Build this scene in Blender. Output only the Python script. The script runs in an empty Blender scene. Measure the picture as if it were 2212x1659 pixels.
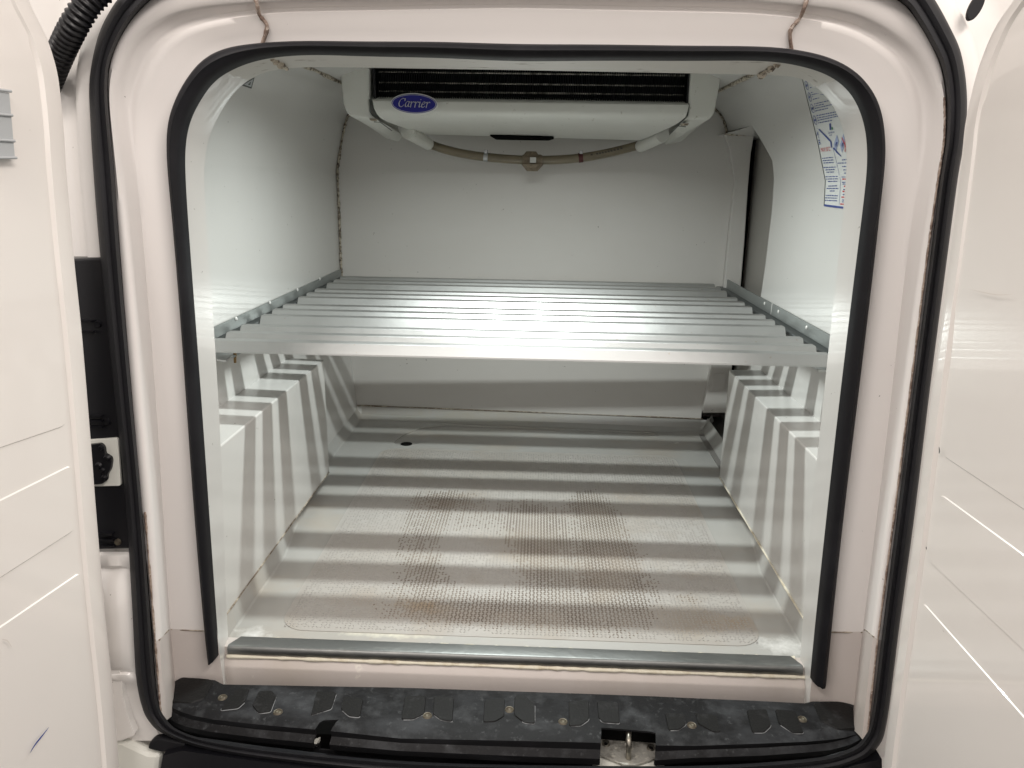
import bpy, bmesh, math, random
import numpy as np
from mathutils import Vector, Matrix
random.seed(7); rng = np.random.default_rng(7)
sc = bpy.context.scene

# ------------------------------------------------------------------ camera
FPX, CX, CY = 1650.0, 1106.0, 829.5            # focal length and centre in a 2212 x 1659 frame
CAM = np.array([0.04, 0.0, 1.41])
_dy = np.array([63.0, -445.0, 1650.0]); _dy /= np.linalg.norm(_dy)
_s = .025; _t = (445*_s-63)/1650
_dx = np.array([1, _s, _t]); _dx /= np.linalg.norm(_dx)
_dz = np.cross(_dx, _dy)
if _dz[1] > 0: _dz = -_dz
RW = np.stack([_dx, _dy, _dz], 1)
cd = bpy.data.cameras.new('camera'); cam = bpy.data.objects.new('camera', cd)
sc.collection.objects.link(cam); sc.camera = cam
cd.sensor_width = 36; cd.lens = 36*FPX/2212; cd.clip_start = .02; cd.clip_end = 200
M = Matrix.Identity(4)
for i in range(3):
    M[i][0] = RW[0][i]; M[i][1] = -RW[1][i]; M[i][2] = -RW[2][i]; M[i][3] = CAM[i]
cam.matrix_world = M

# ------------------------------------------------------------------ world, lamps, exposure
w = bpy.data.worlds.new('World'); sc.world = w; w.use_nodes = True
w.node_tree.nodes['Background'].inputs[0].default_value = (1.0, .93, .88, 1)
w.node_tree.nodes['Background'].inputs[1].default_value = .90
def area(name, loc, target, sx, sy, power, col, spread=math.pi):
    l = bpy.data.lights.new(name, 'AREA'); l.shape = 'RECTANGLE'; l.size = sx; l.size_y = sy
    l.energy = power; l.color = col; l.spread = spread
    o = bpy.data.objects.new(name, l); sc.collection.objects.link(o); o.location = loc
    o.rotation_euler = (Vector(target)-Vector(loc)).to_track_quat('-Z', 'Y').to_euler()
    return o
area('compartment_lamp', (.0, 1.585, 1.668), (.0, 1.585, 0), .36, .030, 7.9, (.94, 1.0, .972), math.radians(154))
area('garage_lamp', (-.9, -.3, 2.9), (.4, .8, 1.0), 1.4, .4, 23, (1.0, .92, .86))
area('garage_lamp', (1.0, -.3, 2.9), (-.5, .8, 1.0), 1.4, .4, 29, (1.0, .92, .86))
sc.view_settings.view_transform = 'Standard'; sc.view_settings.look = 'None'
sc.view_settings.exposure = .18; sc.view_settings.gamma = 1
sc.cycles.max_bounces = 10; sc.cycles.diffuse_bounces = 6
sc.cycles.use_denoising = True

# ------------------------------------------------------------------ placing helpers
def ray(u, v): return RW.T @ np.array([(u-CX)/FPX, (v-CY)/FPX, 1.0])
def at(u, v, **k):
    a, val = next(iter(k.items())); i = 'XYZ'.index(a); d = ray(u, v)
    return CAM + d*(val-CAM[i])/d[i]
def atp(u, v, p0, n):
    d = ray(u, v); return CAM + d*(np.dot(np.array(p0)-CAM, n)/np.dot(d, n))
# the plane of the rear flange leans forward a little towards the roof
FL_N = np.array([0, 1, -.1]); FL_P = np.array([0, .94, .58])
def fl(u, v, dy=0.0): return atp(u, v, FL_P+np.array([0, dy, 0]), FL_N)
def crom(pts, n, closed=False):
    P = np.array(pts, float); m = len(P); out = []
    segs = m if closed else m-1
    for s in range(segs):
        g = lambda i: P[i % m] if closed else P[min(max(i, 0), m-1)]
        p0, p1, p2, p3 = g(s-1), g(s), g(s+1), g(s+2)
        for k in range(n):
            t = k/n
            out.append(.5*((2*p1)+(-p0+p2)*t+(2*p0-5*p1+4*p2-p3)*t*t+(-p0+3*p1-3*p2+p3)*t**3))
    if not closed: out.append(P[-1])
    return np.array(out)

# ------------------------------------------------------------------ materials
def mat(name, col, rough=.4, metal=0.0, dirt=None, bump=None, coat=0.0, crough=.06, spec=.5, rvar=0.0, spots=None):
    """dirt: list of (scale, lo, hi, colour, amount, stretch(x,y,z)) noise stains mixed over the base colour"""
    m = bpy.data.materials.new(name); m.use_nodes = True; nt = m.node_tree; N, L = nt.nodes, nt.links
    b = N['Principled BSDF']; b.inputs['Roughness'].default_value = rough; b.inputs['Metallic'].default_value = metal
    b.inputs['Specular IOR Level'].default_value = spec
    if coat: b.inputs['Coat Weight'].default_value = coat; b.inputs['Coat Roughness'].default_value = crough
    tc = N.new('ShaderNodeTexCoord'); src = None
    rgb = N.new('ShaderNodeRGB'); rgb.outputs[0].default_value = (*col, 1); src = rgb.outputs[0]
    for k, (scale, lo, hi, dc, amt, st) in enumerate(dirt or []):
        mp = N.new('ShaderNodeMapping'); mp.inputs['Scale'].default_value = st; mp.inputs['Location'].default_value = (k*3.7, k*1.9, k*.7)
        L.new(tc.outputs['Object'], mp.inputs[0])
        n = N.new('ShaderNodeTexNoise'); n.inputs['Scale'].default_value = scale; n.inputs['Detail'].default_value = 5; n.inputs['Roughness'].default_value = .6
        L.new(mp.outputs[0], n.inputs['Vector'])
        r = N.new('ShaderNodeMapRange'); r.inputs[1].default_value = lo; r.inputs[2].default_value = hi; r.inputs[4].default_value = amt
        L.new(n.outputs['Fac'], r.inputs[0])
        mx = N.new('ShaderNodeMix'); mx.data_type = 'RGBA'; mx.inputs[7].default_value = (*dc, 1)
        L.new(r.outputs[0], mx.inputs[0]); L.new(src, mx.inputs[6]); src = mx.outputs[2]
    for (c_, rad, dc, amt) in spots or []:            # single stains at their own place
        mp = N.new('ShaderNodeMapping'); mp.vector_type = 'TEXTURE'; mp.inputs['Location'].default_value = c_; mp.inputs['Scale'].default_value = rad
        L.new(tc.outputs['Object'], mp.inputs[0])
        ln = N.new('ShaderNodeVectorMath'); ln.operation = 'LENGTH'; L.new(mp.outputs[0], ln.inputs[0])
        n = N.new('ShaderNodeTexNoise'); n.inputs['Scale'].default_value = 38; n.inputs['Detail'].default_value = 6; n.inputs['Roughness'].default_value = .7
        L.new(tc.outputs['Object'], n.inputs['Vector'])
        ad = N.new('ShaderNodeMath'); ad.operation = 'MULTIPLY_ADD'; ad.inputs[1].default_value = 2.6; L.new(n.outputs['Fac'], ad.inputs[0]); L.new(ln.outputs['Value'], ad.inputs[2])
        r = N.new('ShaderNodeMapRange'); r.inputs[1].default_value = 1.1; r.inputs[2].default_value = 2.3; r.inputs[3].default_value = amt; r.inputs[4].default_value = 0
        L.new(ad.outputs[0], r.inputs[0])
        mx = N.new('ShaderNodeMix'); mx.data_type = 'RGBA'; mx.inputs[7].default_value = (*dc, 1)
        L.new(r.outputs[0], mx.inputs[0]); L.new(src, mx.inputs[6]); src = mx.outputs[2]
    L.new(src, b.inputs['Base Color'])
    if rvar:
        n = N.new('ShaderNodeTexNoise'); n.inputs['Scale'].default_value = 9; n.inputs['Detail'].default_value = 6
        L.new(tc.outputs['Object'], n.inputs['Vector'])
        r = N.new('ShaderNodeMapRange'); r.inputs[3].default_value = rough-rvar; r.inputs[4].default_value = rough+rvar
        L.new(n.outputs['Fac'], r.inputs[0]); L.new(r.outputs[0], b.inputs['Roughness'])
    if bump:
        sc_, dist = bump
        n = N.new('ShaderNodeTexNoise'); n.inputs['Scale'].default_value = sc_; n.inputs['Detail'].default_value = 4
        L.new(tc.outputs['Object'], n.inputs['Vector'])
        bp = N.new('ShaderNodeBump'); bp.inputs['Strength'].default_value = 1; bp.inputs['Distance'].default_value = dist
        L.new(n.outputs['Fac'], bp.inputs['Height']); L.new(bp.outputs[0], b.inputs['Normal'])
    return m
O3 = (1, 1, 1)
SPECK = (75, .718, .735, (.10, .08, .06), .8, O3)
M_grp = mat('white_gelcoat', (.64, .635, .615), .27, dirt=[(1.6, .45, .75, (.59, .58, .55), .4, O3), SPECK], coat=.5, crough=.05)
M_head = mat('scuffed_gelcoat', (.58, .575, .54), .4, dirt=[(3, .4, .7, (.48, .46, .41), .6, O3), (55, .60, .68, (.20, .17, .13), .75, (.3, 1, 1))])
M_back = mat('white_bulkhead', (.62, .605, .58), .32, dirt=[(2.2, .4, .8, (.57, .55, .51), .4, (1, 1, 3)), SPECK], coat=.1)
M_sur = mat('surround_gelcoat', (.79, .758, .735), .32, dirt=[(3, .5, .8, (.74, .69, .66), .4, O3), SPECK], bump=(5, .0005), coat=.15, rvar=.03)
M_sill = mat('sill_moulding_gelcoat', (.60, .55, .52), .38, dirt=[(5, .45, .75, (.50, .44, .38), .6, (1, 1, .4)), (30, .66, .72, (.72, .68, .62), .8, O3)], bump=(30, .0006))
def fs(u, v, rx, ry, c, a): return (tuple(at(u, v, Z=.6)), (rx, ry, .1), c, a)
FS = [fs(545, 1372, .035, .03, (.78, .78, .76), .9), fs(1690, 1396, .05, .03, (.80, .80, .78), .9), fs(905, 1366, .07, .006, (.34, .27, .10), .9), fs(840, 1372, .10, .010, (.72, .70, .58), .8), fs(1100, 912, .5, .03, (.42, .39, .30), .5)]
MS = [fs(955, 1088, .10, .07, (.25, .18, .12), .55), fs(918, 1312, .06, .03, (.34, .22, .09), .7), fs(1590, 1345, .07, .035, (.36, .25, .14), .6), fs(1330, 1220, .10, .12, (.33, .26, .20), .45), fs(1160, 1200, .08, .12, (.36, .29, .22), .35), fs(1000, 1330, .25, .04, (.38, .31, .25), .4)]
M_floor = mat('floor_gelcoat', (.42, .42, .405), .25, dirt=[(1.5, .45, .72, (.39, .37, .335), .75, O3), (4.5, .52, .76, (.44, .37, .29), .5, (1, 1.5, 1)), (70, .64, .70, (.42, .38, .32), .5, O3)], bump=(40, .0004), rvar=.05, spots=FS)
M_mat = mat('tread_floor', (.425, .41, .39), .28, dirt=[(1.8, .42, .72, (.36, .33, .29), .8, O3), (5.5, .52, .74, (.33, .27, .205), .5, O3)], bump=(120, .0008), spots=MS)
M_tread = mat('clean_tread', (.415, .40, .38), .28)
M_treadd = mat('dirty_tread', (.17, .14, .112), .6, dirt=[(14, .4, .62, (.29, .255, .215), .95, O3)])
M_paint = mat('white_body_paint', (.78, .755, .725), .2, coat=.5, dirt=[SPECK], bump=(3, .0004))
M_door = mat('door_paint', (.83, .79, .75), .30, coat=.9, crough=.03, dirt=[(1.5, .5, .8, (.79, .745, .71), .5, O3), (45, .745, .77, (.4, .34, .3), .5, O3)], bump=(2.5, .0006), rvar=.02)
M_scuff = mat('faint_scuff', (.68, .63, .585), .5)
M_rub = mat('black_rubber', (.010, .010, .012), .5, dirt=[(9, .5, .8, (.022, .022, .026), .8, O3)], bump=(90, .0003), spec=.22)
M_rubd = mat('seal_rubber', (.011, .011, .013), .55, dirt=[(9, .5, .8, (.022, .022, .026), .7, O3)], spec=.25)
M_step = mat('dusty_black_plastic', (.009, .009, .010), .6, dirt=[(6, .50, .72, (.05, .053, .058), .85, (1, 1.6, 1)), (28, .52, .75, (.075, .079, .084), .5, O3), (110, .60, .74, (.12, .125, .13), .4, O3)], bump=(140, .0006), spec=.2)
M_pad = mat('grip_plastic', (.009, .0088, .0088), .55, dirt=[(50, .58, .72, (.04, .04, .043), .5, O3)], bump=(260, .0005), spec=.2)
M_dust = mat('chalky_edge', (.22, .225, .23), .8, dirt=[(60, .45, .6, (.04, .04, .042), 1, O3)])
M_blk = mat('black_plastic', (.006, .006, .008), .35, spec=.4)
M_blk2 = mat('clean_black_plastic', (.009, .009, .010), .6, dirt=[(14, .55, .78, (.035, .036, .04), .6, (.3, 1, 2))], spec=.15)
M_shade = mat('cavity_shade', (.004, .004, .004), .9, spec=.1)  # near-black colour stands in for the shade inside gaps and hollows
M_alu = mat('slat_aluminium', (.50, .505, .50), .47, 1.0, dirt=[(20, .5, .8, (.62, .62, .60), .5, (.15, 1, 1)), (80, .68, .74, (.42, .36, .28), .7, O3)], bump=(50, .0003), rvar=.08)
M_rail = mat('rail_aluminium', (.34, .36, .355), .42, .9, dirt=[(14, .45, .75, (.25, .265, .26), .7, (1, .2, 1))], bump=(60, .0003))
M_clip = mat('clip_grey', (.10, .11, .11), .45, .6)
M_strip = mat('worn_sill_aluminium', (.20, .205, .20), .42, .85, dirt=[(16, .45, .75, (.12, .122, .118), .8, (.25, 1, 1)), (60, .55, .7, (.32, .32, .30), .5, (.2, 1, 1))], bump=(90, .0004), rvar=.1)
M_seal = mat('dirty_sealant', (.46, .41, .33), .7, dirt=[(75, .46, .56, (.06, .042, .028), .95, O3), (160, .55, .65, (.6, .55, .45), .8, O3)], bump=(150, .002))
M_seal2 = mat('brown_joint_sealant', (.36, .28, .23), .7, dirt=[(90, .45, .62, (.14, .09, .07), .9, O3), (200, .55, .62, (.55, .48, .42), .8, O3)], bump=(200, .0015))
M_caulk = mat('yellowed_caulk', (.70, .66, .54), .5, dirt=[(30, .5, .7, (.48, .40, .26), .8, O3)], bump=(100, .001))
M_seam = mat('thin_dark_seam', (.20, .16, .12), .7, dirt=[(60, .45, .6, (.5, .45, .36), .8, O3)])
M_abs = mat('evaporator_plastic', (.68, .685, .645), .33, dirt=[(3, .45, .75, (.61, .605, .55), .6, O3), (55, .66, .72, (.30, .27, .21), .6, O3)], bump=(8, .0005), rvar=.04)
M_fin = mat('fin_aluminium', (.028, .03, .032), .38, .8)
M_tube = mat('coil_tube', (.75, .71, .64), .3, .9, dirt=[(70, .4, .6, (.15, .14, .13), .9, O3)])
M_blue = mat('badge_blue', (.012, .012, .22), .3)
M_badge = mat('badge_white', (.72, .72, .70), .35)
M_hose = mat('old_clear_hose', (.21, .175, .115), .3, dirt=[(30, .45, .7, (.12, .10, .065), .8, (.3, 1, 1))], coat=.3)
M_hosed = mat('hose_print', (.05, .045, .04), .5)
M_brass = mat('scaly_fitting', (.27, .22, .16), .65, dirt=[(60, .45, .6, (.16, .12, .08), .8, O3)], bump=(120, .003))
M_zinc = mat('zinc_clamp', (.45, .46, .47), .35, .9)
M_rust = mat('rusty_clamp', (.10, .03, .03), .5, .4)
M_galv = mat('corroded_zinc', (.44, .43, .39), .55, .45, dirt=[(45, .48, .62, (.16, .15, .13), .9, O3), (90, .55, .65, (.66, .64, .56), .8, O3)], bump=(130, .0015))
M_steel = mat('worn_steel', (.30, .28, .24), .35, .9, dirt=[(60, .5, .65, (.07, .06, .05), .8, O3)])
M_screw = mat('dull_screw', (.13, .115, .085), .5, .5, dirt=[(120, .45, .6, (.10, .08, .06), .8, O3)])
M_ink = mat('blue_ink', (.045, .075, .27), .4)
M_red = mat('red_ink', (.55, .06, .07), .4)
M_green = mat('green_ink', (.03, .22, .10), .4)
M_paper = mat('sticker_film', (.69, .71, .70), .25)
M_tri = mat('sticker_black', (.02, .03, .03), .4)
M_grey = mat('vent_grey', (.44, .46, .47), .4)
M_greyd = mat('recess_panel', (.36, .345, .32), .5)
M_step2 = mat('grey_floor_step', (.22, .21, .20), .6)
M_brown = mat('brown_tape', (.20, .12, .04), .6)
M_bar = mat('cream_bumper', (.74, .74, .68), .3, coat=.3)
M_ground = mat('garage_floor', (.05, .05, .05), .8)

# ------------------------------------------------------------------ mesh helpers
C = sc.collection
def mesh_obj(name, verts, faces, m, parent=None, smooth=None, mats=None):
    me = bpy.data.meshes.new(name)
    me.from_pydata([tuple(map(float, v)) for v in verts], [], faces); me.validate()
    me.materials.append(m)
    b = bmesh.new(); b.from_mesh(me); bmesh.ops.remove_doubles(b, verts=b.verts, dist=1e-6)
    bmesh.ops.recalc_face_normals(b, faces=b.faces); b.to_mesh(me); b.free()
    if smooth is not None:
        me.polygons.foreach_set('use_smooth', [True]*len(me.polygons)); me.set_sharp_from_angle(angle=math.radians(smooth))
    o = bpy.data.objects.new(name, me); C.objects.link(o)
    if parent: link(o, parent)
    return o
def link(o, parent):
    o.parent = parent; o.matrix_parent_inverse = parent.matrix_world.inverted() if False else Matrix.Translation(-_wloc(parent))
def _wloc(p):
    v = Vector(p.location)
    return v if p.parent is None else v
def thing(name, label, cat, loc=(0, 0, 0), group=None):
    o = bpy.data.objects.new(name, None); C.objects.link(o); o.location = loc; o.empty_display_size = .1
    o['label'] = label; o['category'] = cat
    if group: o['group'] = group
    return o
class B:
    """collects raw polygons"""
    def __init__(s): s.v = []; s.f = []
    def add(s, v, f):
        o = len(s.v); s.v += [np.array(p, float) for p in v]; s.f += [tuple(i+o for i in q) for q in f]; return s
    def loft(s, rows, closed=False, cap=False, close_rows=False):
        n = len(rows[0]); v = [p for r in rows for p in r]; f = []
        R = len(rows)
        for j in range(R if close_rows else R-1):
            k = (j+1) % R
            for i in range(n if closed else n-1):
                i2 = (i+1) % n; f.append((j*n+i, j*n+i2, k*n+i2, k*n+i))
        if cap: f.append(tuple(range(n))); f.append(tuple((R-1)*n+i for i in reversed(range(n))))
        return s.add(v, f)
    def prism(s, poly, d):
        p = [np.array(q, float) for q in poly]; return s.loft([p, [q+np.array(d) for q in p]], closed=True, cap=True)
    def box(s, c, h, X=(1, 0, 0), Y=(0, 1, 0), Z=(0, 0, 1)):
        c = np.array(c, float); X, Y, Z = [np.array(a, float)*k for a, k in zip((X, Y, Z), h)]
        q = [c-X-Y, c+X-Y, c+X+Y, c-X+Y]
        return s.loft([[p-Z for p in q], [p+Z for p in q]], closed=True, cap=True)
    def tube(s, path, r, n=12, cap=True, prof=None):
        P = np.array(path, float); rows = []; up = np.array([.123, .3, .94])
        for i in range(len(P)):
            t = P[min(i+1, len(P)-1)]-P[max(i-1, 0)]; t /= np.linalg.norm(t)
            a = np.cross(t, up); a /= np.linalg.norm(a); b = np.cross(t, a)
            rr = r[i] if hasattr(r, '__len__') else r
            rows.append([P[i]+rr*(math.cos(2*math.pi*k/n)*a+math.sin(2*math.pi*k/n)*b) for k in range(n)])
        return s.loft(rows, closed=True, cap=cap)
    def disc(s, c, nrm, r, d, n=14, r2=None):
        c = np.array(c, float); nrm = np.array(nrm, float)/np.linalg.norm(nrm)
        a = np.cross(nrm, [.3, .1, .95]); a /= np.linalg.norm(a); b = np.cross(nrm, a)
        ring = lambda q, rad: [q+rad*(math.cos(2*math.pi*k/n)*a+math.sin(2*math.pi*k/n)*b) for k in range(n)]
        return s.loft([ring(c, r), ring(c+nrm*d, r2 or r)], closed=True, cap=True)
    def obj(s, name, m, parent=None, smooth=None, bevel=0, seg=2):
        o = mesh_obj(name, s.v, s.f, m, parent, None)
        if bevel:
            b = bmesh.new(); b.from_mesh(o.data)
            es = [e for e in b.edges if len(e.link_faces) == 2 and e.calc_face_angle() > math.radians(25)]
            bmesh.ops.bevel(b, geom=es, offset=bevel, segments=seg, affect='EDGES', profile=.5, clamp_overlap=True)
            b.to_mesh(o.data); b.free()
        if smooth is not None:
            o.data.polygons.foreach_set('use_smooth', [True]*len(o.data.polygons)); o.data.set_sharp_from_angle(angle=math.radians(smooth))
        return o
def shade(o, ang):
    o.data.polygons.foreach_set('use_smooth', [True]*len(o.data.polygons)); o.data.set_sharp_from_angle(angle=math.radians(ang))
def apply_mods(o):
    dg = bpy.context.evaluated_depsgraph_get(); me = bpy.data.meshes.new_from_object(o.evaluated_get(dg))
    o.modifiers.clear(); old = o.data; o.data = me; bpy.data.meshes.remove(old)
def cut(o, cutter):
    md = o.modifiers.new('cut', 'BOOLEAN'); md.object = cutter; md.operation = 'DIFFERENCE'; md.solver = 'EXACT'
    apply_mods(o); me = cutter.data; bpy.data.objects.remove(cutter); bpy.data.meshes.remove(me)

# ------------------------------------------------------------------ the things
VAN = thing('van', 'white panel van with both rear doors open, black seal round its rear doorway', 'van', (0, 1.0, 0))
LIN = thing('cargo_liner', 'white moulded insulated liner lining the cargo bay behind the thin inner black seal', 'cargo liner', (0, 1.8, .6))
XL, XR, YF = -.615, .63, 1.14                    # side walls, back of the door jamb
ZF = .60                                         # floor
def yb(x): return 2.515-(x-XL)*.045              # bulkhead

# outlines of the doorway mouldings, left foot -> over the top -> right foot
S0 = [(337,1500),(333,1406),(308,1106),(283,830),(260,553),(247,367),(236,250),(233,190),(237,140),(252,97),(275,55),(305,18),(350,-20),(420,-48),(610,-60),(1106,-57),(1640,-50),(1830,-38),(1900,-20),(1952,8),(1978,40),(2008,90),(2032,140),(2044,205),(2043,300),(2030,390),(2010,553),(1974,830),(1939,1106),(1902,1390),(1889,1506)]
S1 = [(347,1508),(347,1400),(328,1106),(305,840),(283,553),(262,367),(247,250),(245,200),(254,155),(272,108),(300,72),(335,45),(383,23),(467,8),(610,0),(1106,-8),(1640,0),(1759,13),(1826,20),(1892,45),(1940,75),(1985,112),(2015,165),(2032,220),(2034,290),(2019,390),(1990,553),(1957,830),(1921,1106),(1884,1380),(1870,1480)]
S2 = [(372,1490),(368,1370),(352,1106),(336,840),(312,553),(295,367),(287,270),(290,225),(300,190),(318,150),(343,110),(370,85),(405,64),(483,40),(610,27),(1106,18),(1640,30),(1745,42),(1800,52),(1850,68),(1895,92),(1940,128),(1968,172),(1986,225),(1988,300),(1981,390),(1958,553),(1928,840),(1896,1106),(1862,1370),(1850,1470)]
S3 = [(456,1440),(452,1380),(427,1106),(410,840),(390,553),(374,400),(368,320),(371,270),(382,232),(398,195),(425,155),(450,130),(485,108),(540,97),(640,92),(1106,97),(1640,105),(1710,110),(1770,120),(1815,140),(1850,165),(1878,200),(1893,235),(1902,280),(1905,340),(1898,400),(1882,553),(1848,840),(1815,1106),(1788,1370),(1780,1470)]
S4 = [(470,1425),(467,1370),(448,1106),(430,840),(408,553),(397,400),(395,330),(400,285),(411,250),(425,222),(447,188),(470,165),(500,145),(555,124),(650,116),(1106,128),(1640,130),(1700,134),(1750,143),(1790,158),(1825,182),(1850,212),(1866,250),(1876,295),(1878,350),(1873,410),(1855,553),(1820,840),(1790,1106),(1762,1370),(1754,1470)]
S5 = [(490,1410),(487,1370),(480,1106),(468,840),(447,553),(437,400),(437,360),(442,320),(452,285),(467,252),(488,217),(513,187),(545,165),(580,150),(660,143),(1106,150),(1640,160),(1700,163),(1732,167),(1755,180),(1782,200),(1802,227),(1818,258),(1830,300),(1833,345),(1829,410),(1815,553),(1784,840),(1756,1106),(1735,1370),(1730,1470)]
NS = 8
def smo(P, it=34):
    P = np.array(P)
    for _ in range(it): P[1:-1] = .25*P[:-2]+.5*P[1:-1]+.25*P[2:]
    return P
S0[0], S1[0] = (347,1562), (354,1562)
S0[-1], S1[-1] = (1878,1606), (1862,1596)
S2[0], S3[0], S4[0], S5[0] = (386,1545), (470,1530), (488,1510), (500,1500)
S2[-1], S3[-1], S4[-1], S5[-1] = (1838,1580), (1765,1580), (1745,1560), (1722,1540)
def dens(S):
    o = list(S[:15])
    for a, q in ((S[14], S[15]), (S[15], S[16])):
        for t in (.2, .4, .6, .8): o.append((a[0]+(q[0]-a[0])*t, a[1]+(q[1]-a[1])*t))
        if q is S[15]: o.append(S[15])
    return o+list(S[16:])
S0, S1, S2, S3, S4, S5 = [dens(q) for q in (S0, S1, S2, S3, S4, S5)]
c0, c1, c2, c3, c4, c5 = [smo(crom(s, NS)) for s in (S0, S1, S2, S3, S4, S5)]
J0 = NS                                          # samples below this index belong to the sill moulding
r0 = [fl(u, v, .004) for u, v in c0]; r1 = [fl(u, v, .006) for u, v in c1]
r2 = [at(u, v, Y=1.063) for u, v in c2]; r3 = [at(u, v, Y=1.08) for u, v in c3]
r4 = [at(u, v, Y=1.082) for u, v in c4]; r5 = [at(u, v, Y=YF) for u, v in c5]
def midrow(a, b, t, dy=0, dout=0):
    o = []
    for p, q in zip(a, b):
        m_ = p*(1-t)+q*t; m_ = m_+np.array([0, dy, 0]); o.append(m_)
    return o
# rounded transition between rim strip, funnel and face
rows = [r0, midrow(r0, r1, .5, -.004), r1, midrow(r1, r2, .12, .006), midrow(r1, r2, .45, .012), midrow(r1, r2, .8, .006), r2, midrow(r2, r3, .2, 0), midrow(r2, r3, .6, 0), r3, r4]
n = len(r0)
b = B().loft([r[J0:n-J0] for r in rows]); o = b.obj('surround', M_sur, LIN, smooth=75)
lo = r5; hi = r4
out = []
for p in lo:
    d = np.array([p[0]-.007, 0, p[2]-1.15]); d = d/np.linalg.norm(d); out.append(p+.17*d+np.array([0, .004, 0]))
b = B().loft([hi, midrow(hi, lo, .5), lo, midrow(lo, lo, 0, .006), out]); jb = b.obj('door_jamb', M_grp, LIN, smooth=50)
jb.data.materials.append(M_head)
for f_ in jb.data.polygons:
    if abs(f_.normal.z) > .85 and f_.center.z > 1.4: f_.material_index = 1
# lower cheeks of the moulding, darker grey
SILL = B()
for sl in (slice(0, J0+1), slice(n-J0-1, n)): SILL.loft([r[sl] for r in rows])

# ---- inner seal: fat black rubber running over the top and down both sides
c3s = smo(crom([(458,1422)]+S3[1:-1]+[(1778,1472)], NS)); c4s = smo(crom([(471,1416)]+S4[1:-1]+[(1753,1468)], NS))
rows = []
wob = [.0006*math.sin(i*.11)+.0003*math.sin(i*.23+1) for i in range(len(c3s))]
for t, dy in ((-.06, 0), (-.02, -.012), (.2, -.020), (.5, -.0225), (.62, -.019), (.8, -.018), (1.0, -.008), (1.06, .004)):
    rows.append([at(*(a*(1-t)+q*t), Y=1.08)+np.array([0, dy, k]) for a, q, k in zip(c3s, c4s, wob)])
b = B().loft(rows); lip = b.obj('opening_seal', M_rub, LIN, smooth=60)

# ---- left wall, ceiling, right wall (profile in X,Z carried along Y)
profL = [(-.572, .58), (-.60, .90), (XL, 1.08), (XL, 1.25), (XL, 1.40), (XL+.003, 1.44), (-.590, 1.54), (-.572, 1.59), (-.540, 1.622), (-.50, 1.637), (-.478, 1.640)]
profL = [tuple(p) for p in crom(profL, 4)]
def wallrows(prof, ys): return [[np.array([x, y if y < 2.2 else yb(x), z]) for x, z in prof] for y in ys]
B().loft(wallrows(profL, [YF+.005, 1.5, 2.0, 3.0])).obj('side_wall', M_grp, LIN, smooth=60)['label'] = 'plain white left side wall'
B().loft(wallrows([(-.478, 1.640), (-.4, 1.668), (-.3, 1.680), (.32, 1.680), (.42, 1.668), (.498, 1.640)], [YF+.005, 2.0, 3.0])).obj('ceiling', M_grp, LIN, smooth=60)
B().loft(wallrows([(-.62, .5), (-.62, 1.7), (.72, 1.7), (.72, .5)], [3.0, 3.001])).obj('bulkhead_rim', M_back, LIN)
# bulkhead
bw = [np.array([x, yb(x), z]) for x, z in profL]+[np.array([-.3, yb(-.3), 1.680]), np.array([.32, yb(.3), 1.680])]
cutR = [(1563,287),(1575,330),(1585,385),(1574,480),(1562,600),(1540,760),(1515,895)]
profR0 = [(XR, 1.40), (XR-.003, 1.44), (.606, 1.54), (.588, 1.59), (.558, 1.622), (.52, 1.637), (.498, 1.640)]
bw += [np.array([x, yb(x), z]) for x, z in reversed(profR0) if z > 1.53]
for u, v in cutR[1:]:
    p = at(u, v, Y=yb(.6)); p = at(u, v, Y=yb(p[0])); bw.append(p)
bw.append(np.array([bw[-1][0], bw[-1][1], .58]))
cen = np.array([0, yb(0), 1.1])
b = B(); b.v = bw+[cen]; k = len(bw); b.f = [(i, (i+1) % k, k) for i in range(k)]
b.obj('bulkhead', M_back, LIN)
# right wall with the side-door recess at its rear end
YC = at(1672, 385, X=XR)[1]; ZT = at(1637, 272, X=XR-.01)[2]
profR = [(.61, .58), (.622, .90), (XR, 1.08), (XR, 1.25), (XR, 1.40), (XR-.003, 1.44), (.606, 1.54), (.588, 1.59), (.558, 1.622), (.52, 1.637), (.498, 1.640)]
profR = [tuple(p) for p in crom(profR, 4)]
edge = [(1643,640),(1655,560),(1668,450),(1672,385),(1664,345),(1652,310),(1637,272)]
epts = [at(u, v, X=XR if v > 380 else XR-.012) for u, v in edge]
zs = [p[2] for p in epts]; ys_ = [p[1] for p in epts]
def ycut(z):
    if z > max(zs): return None
    return float(np.interp(z, sorted(zs), [y for _, y in sorted(zip(zs, ys_))]))
b = B(); ZTOP = max(zs)
prof_lo = [(x, z) for x, z in profR if z < ZTOP]+[(float(np.interp(ZTOP, [z for x, z in profR], [x for x, z in profR])), ZTOP)]
prof_hi = [prof_lo[-1]]+[(x, z) for x, z in profR if z > ZTOP]
b.loft([[np.array([x, YF+.005, z]) for x, z in prof_lo], [np.array([x, 1.6, z]) for x, z in prof_lo], [np.array([x, ycut(z), z]) for x, z in prof_lo], [np.array([x+.012, ycut(z)+.003, z]) for x, z in prof_lo]])
b.loft([[np.array([x, YF+.005, z]) for x, z in prof_hi], [np.array([x, 1.6, z]) for x, z in prof_hi], [np.array([x, ycut(ZTOP), z]) for x, z in prof_hi], [np.array([x, yb(x), z]) for x, z in prof_hi]])
b.obj('side_wall', M_grp, LIN, smooth=60)['label'] = 'right side wall with the side door recess cut out'
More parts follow.
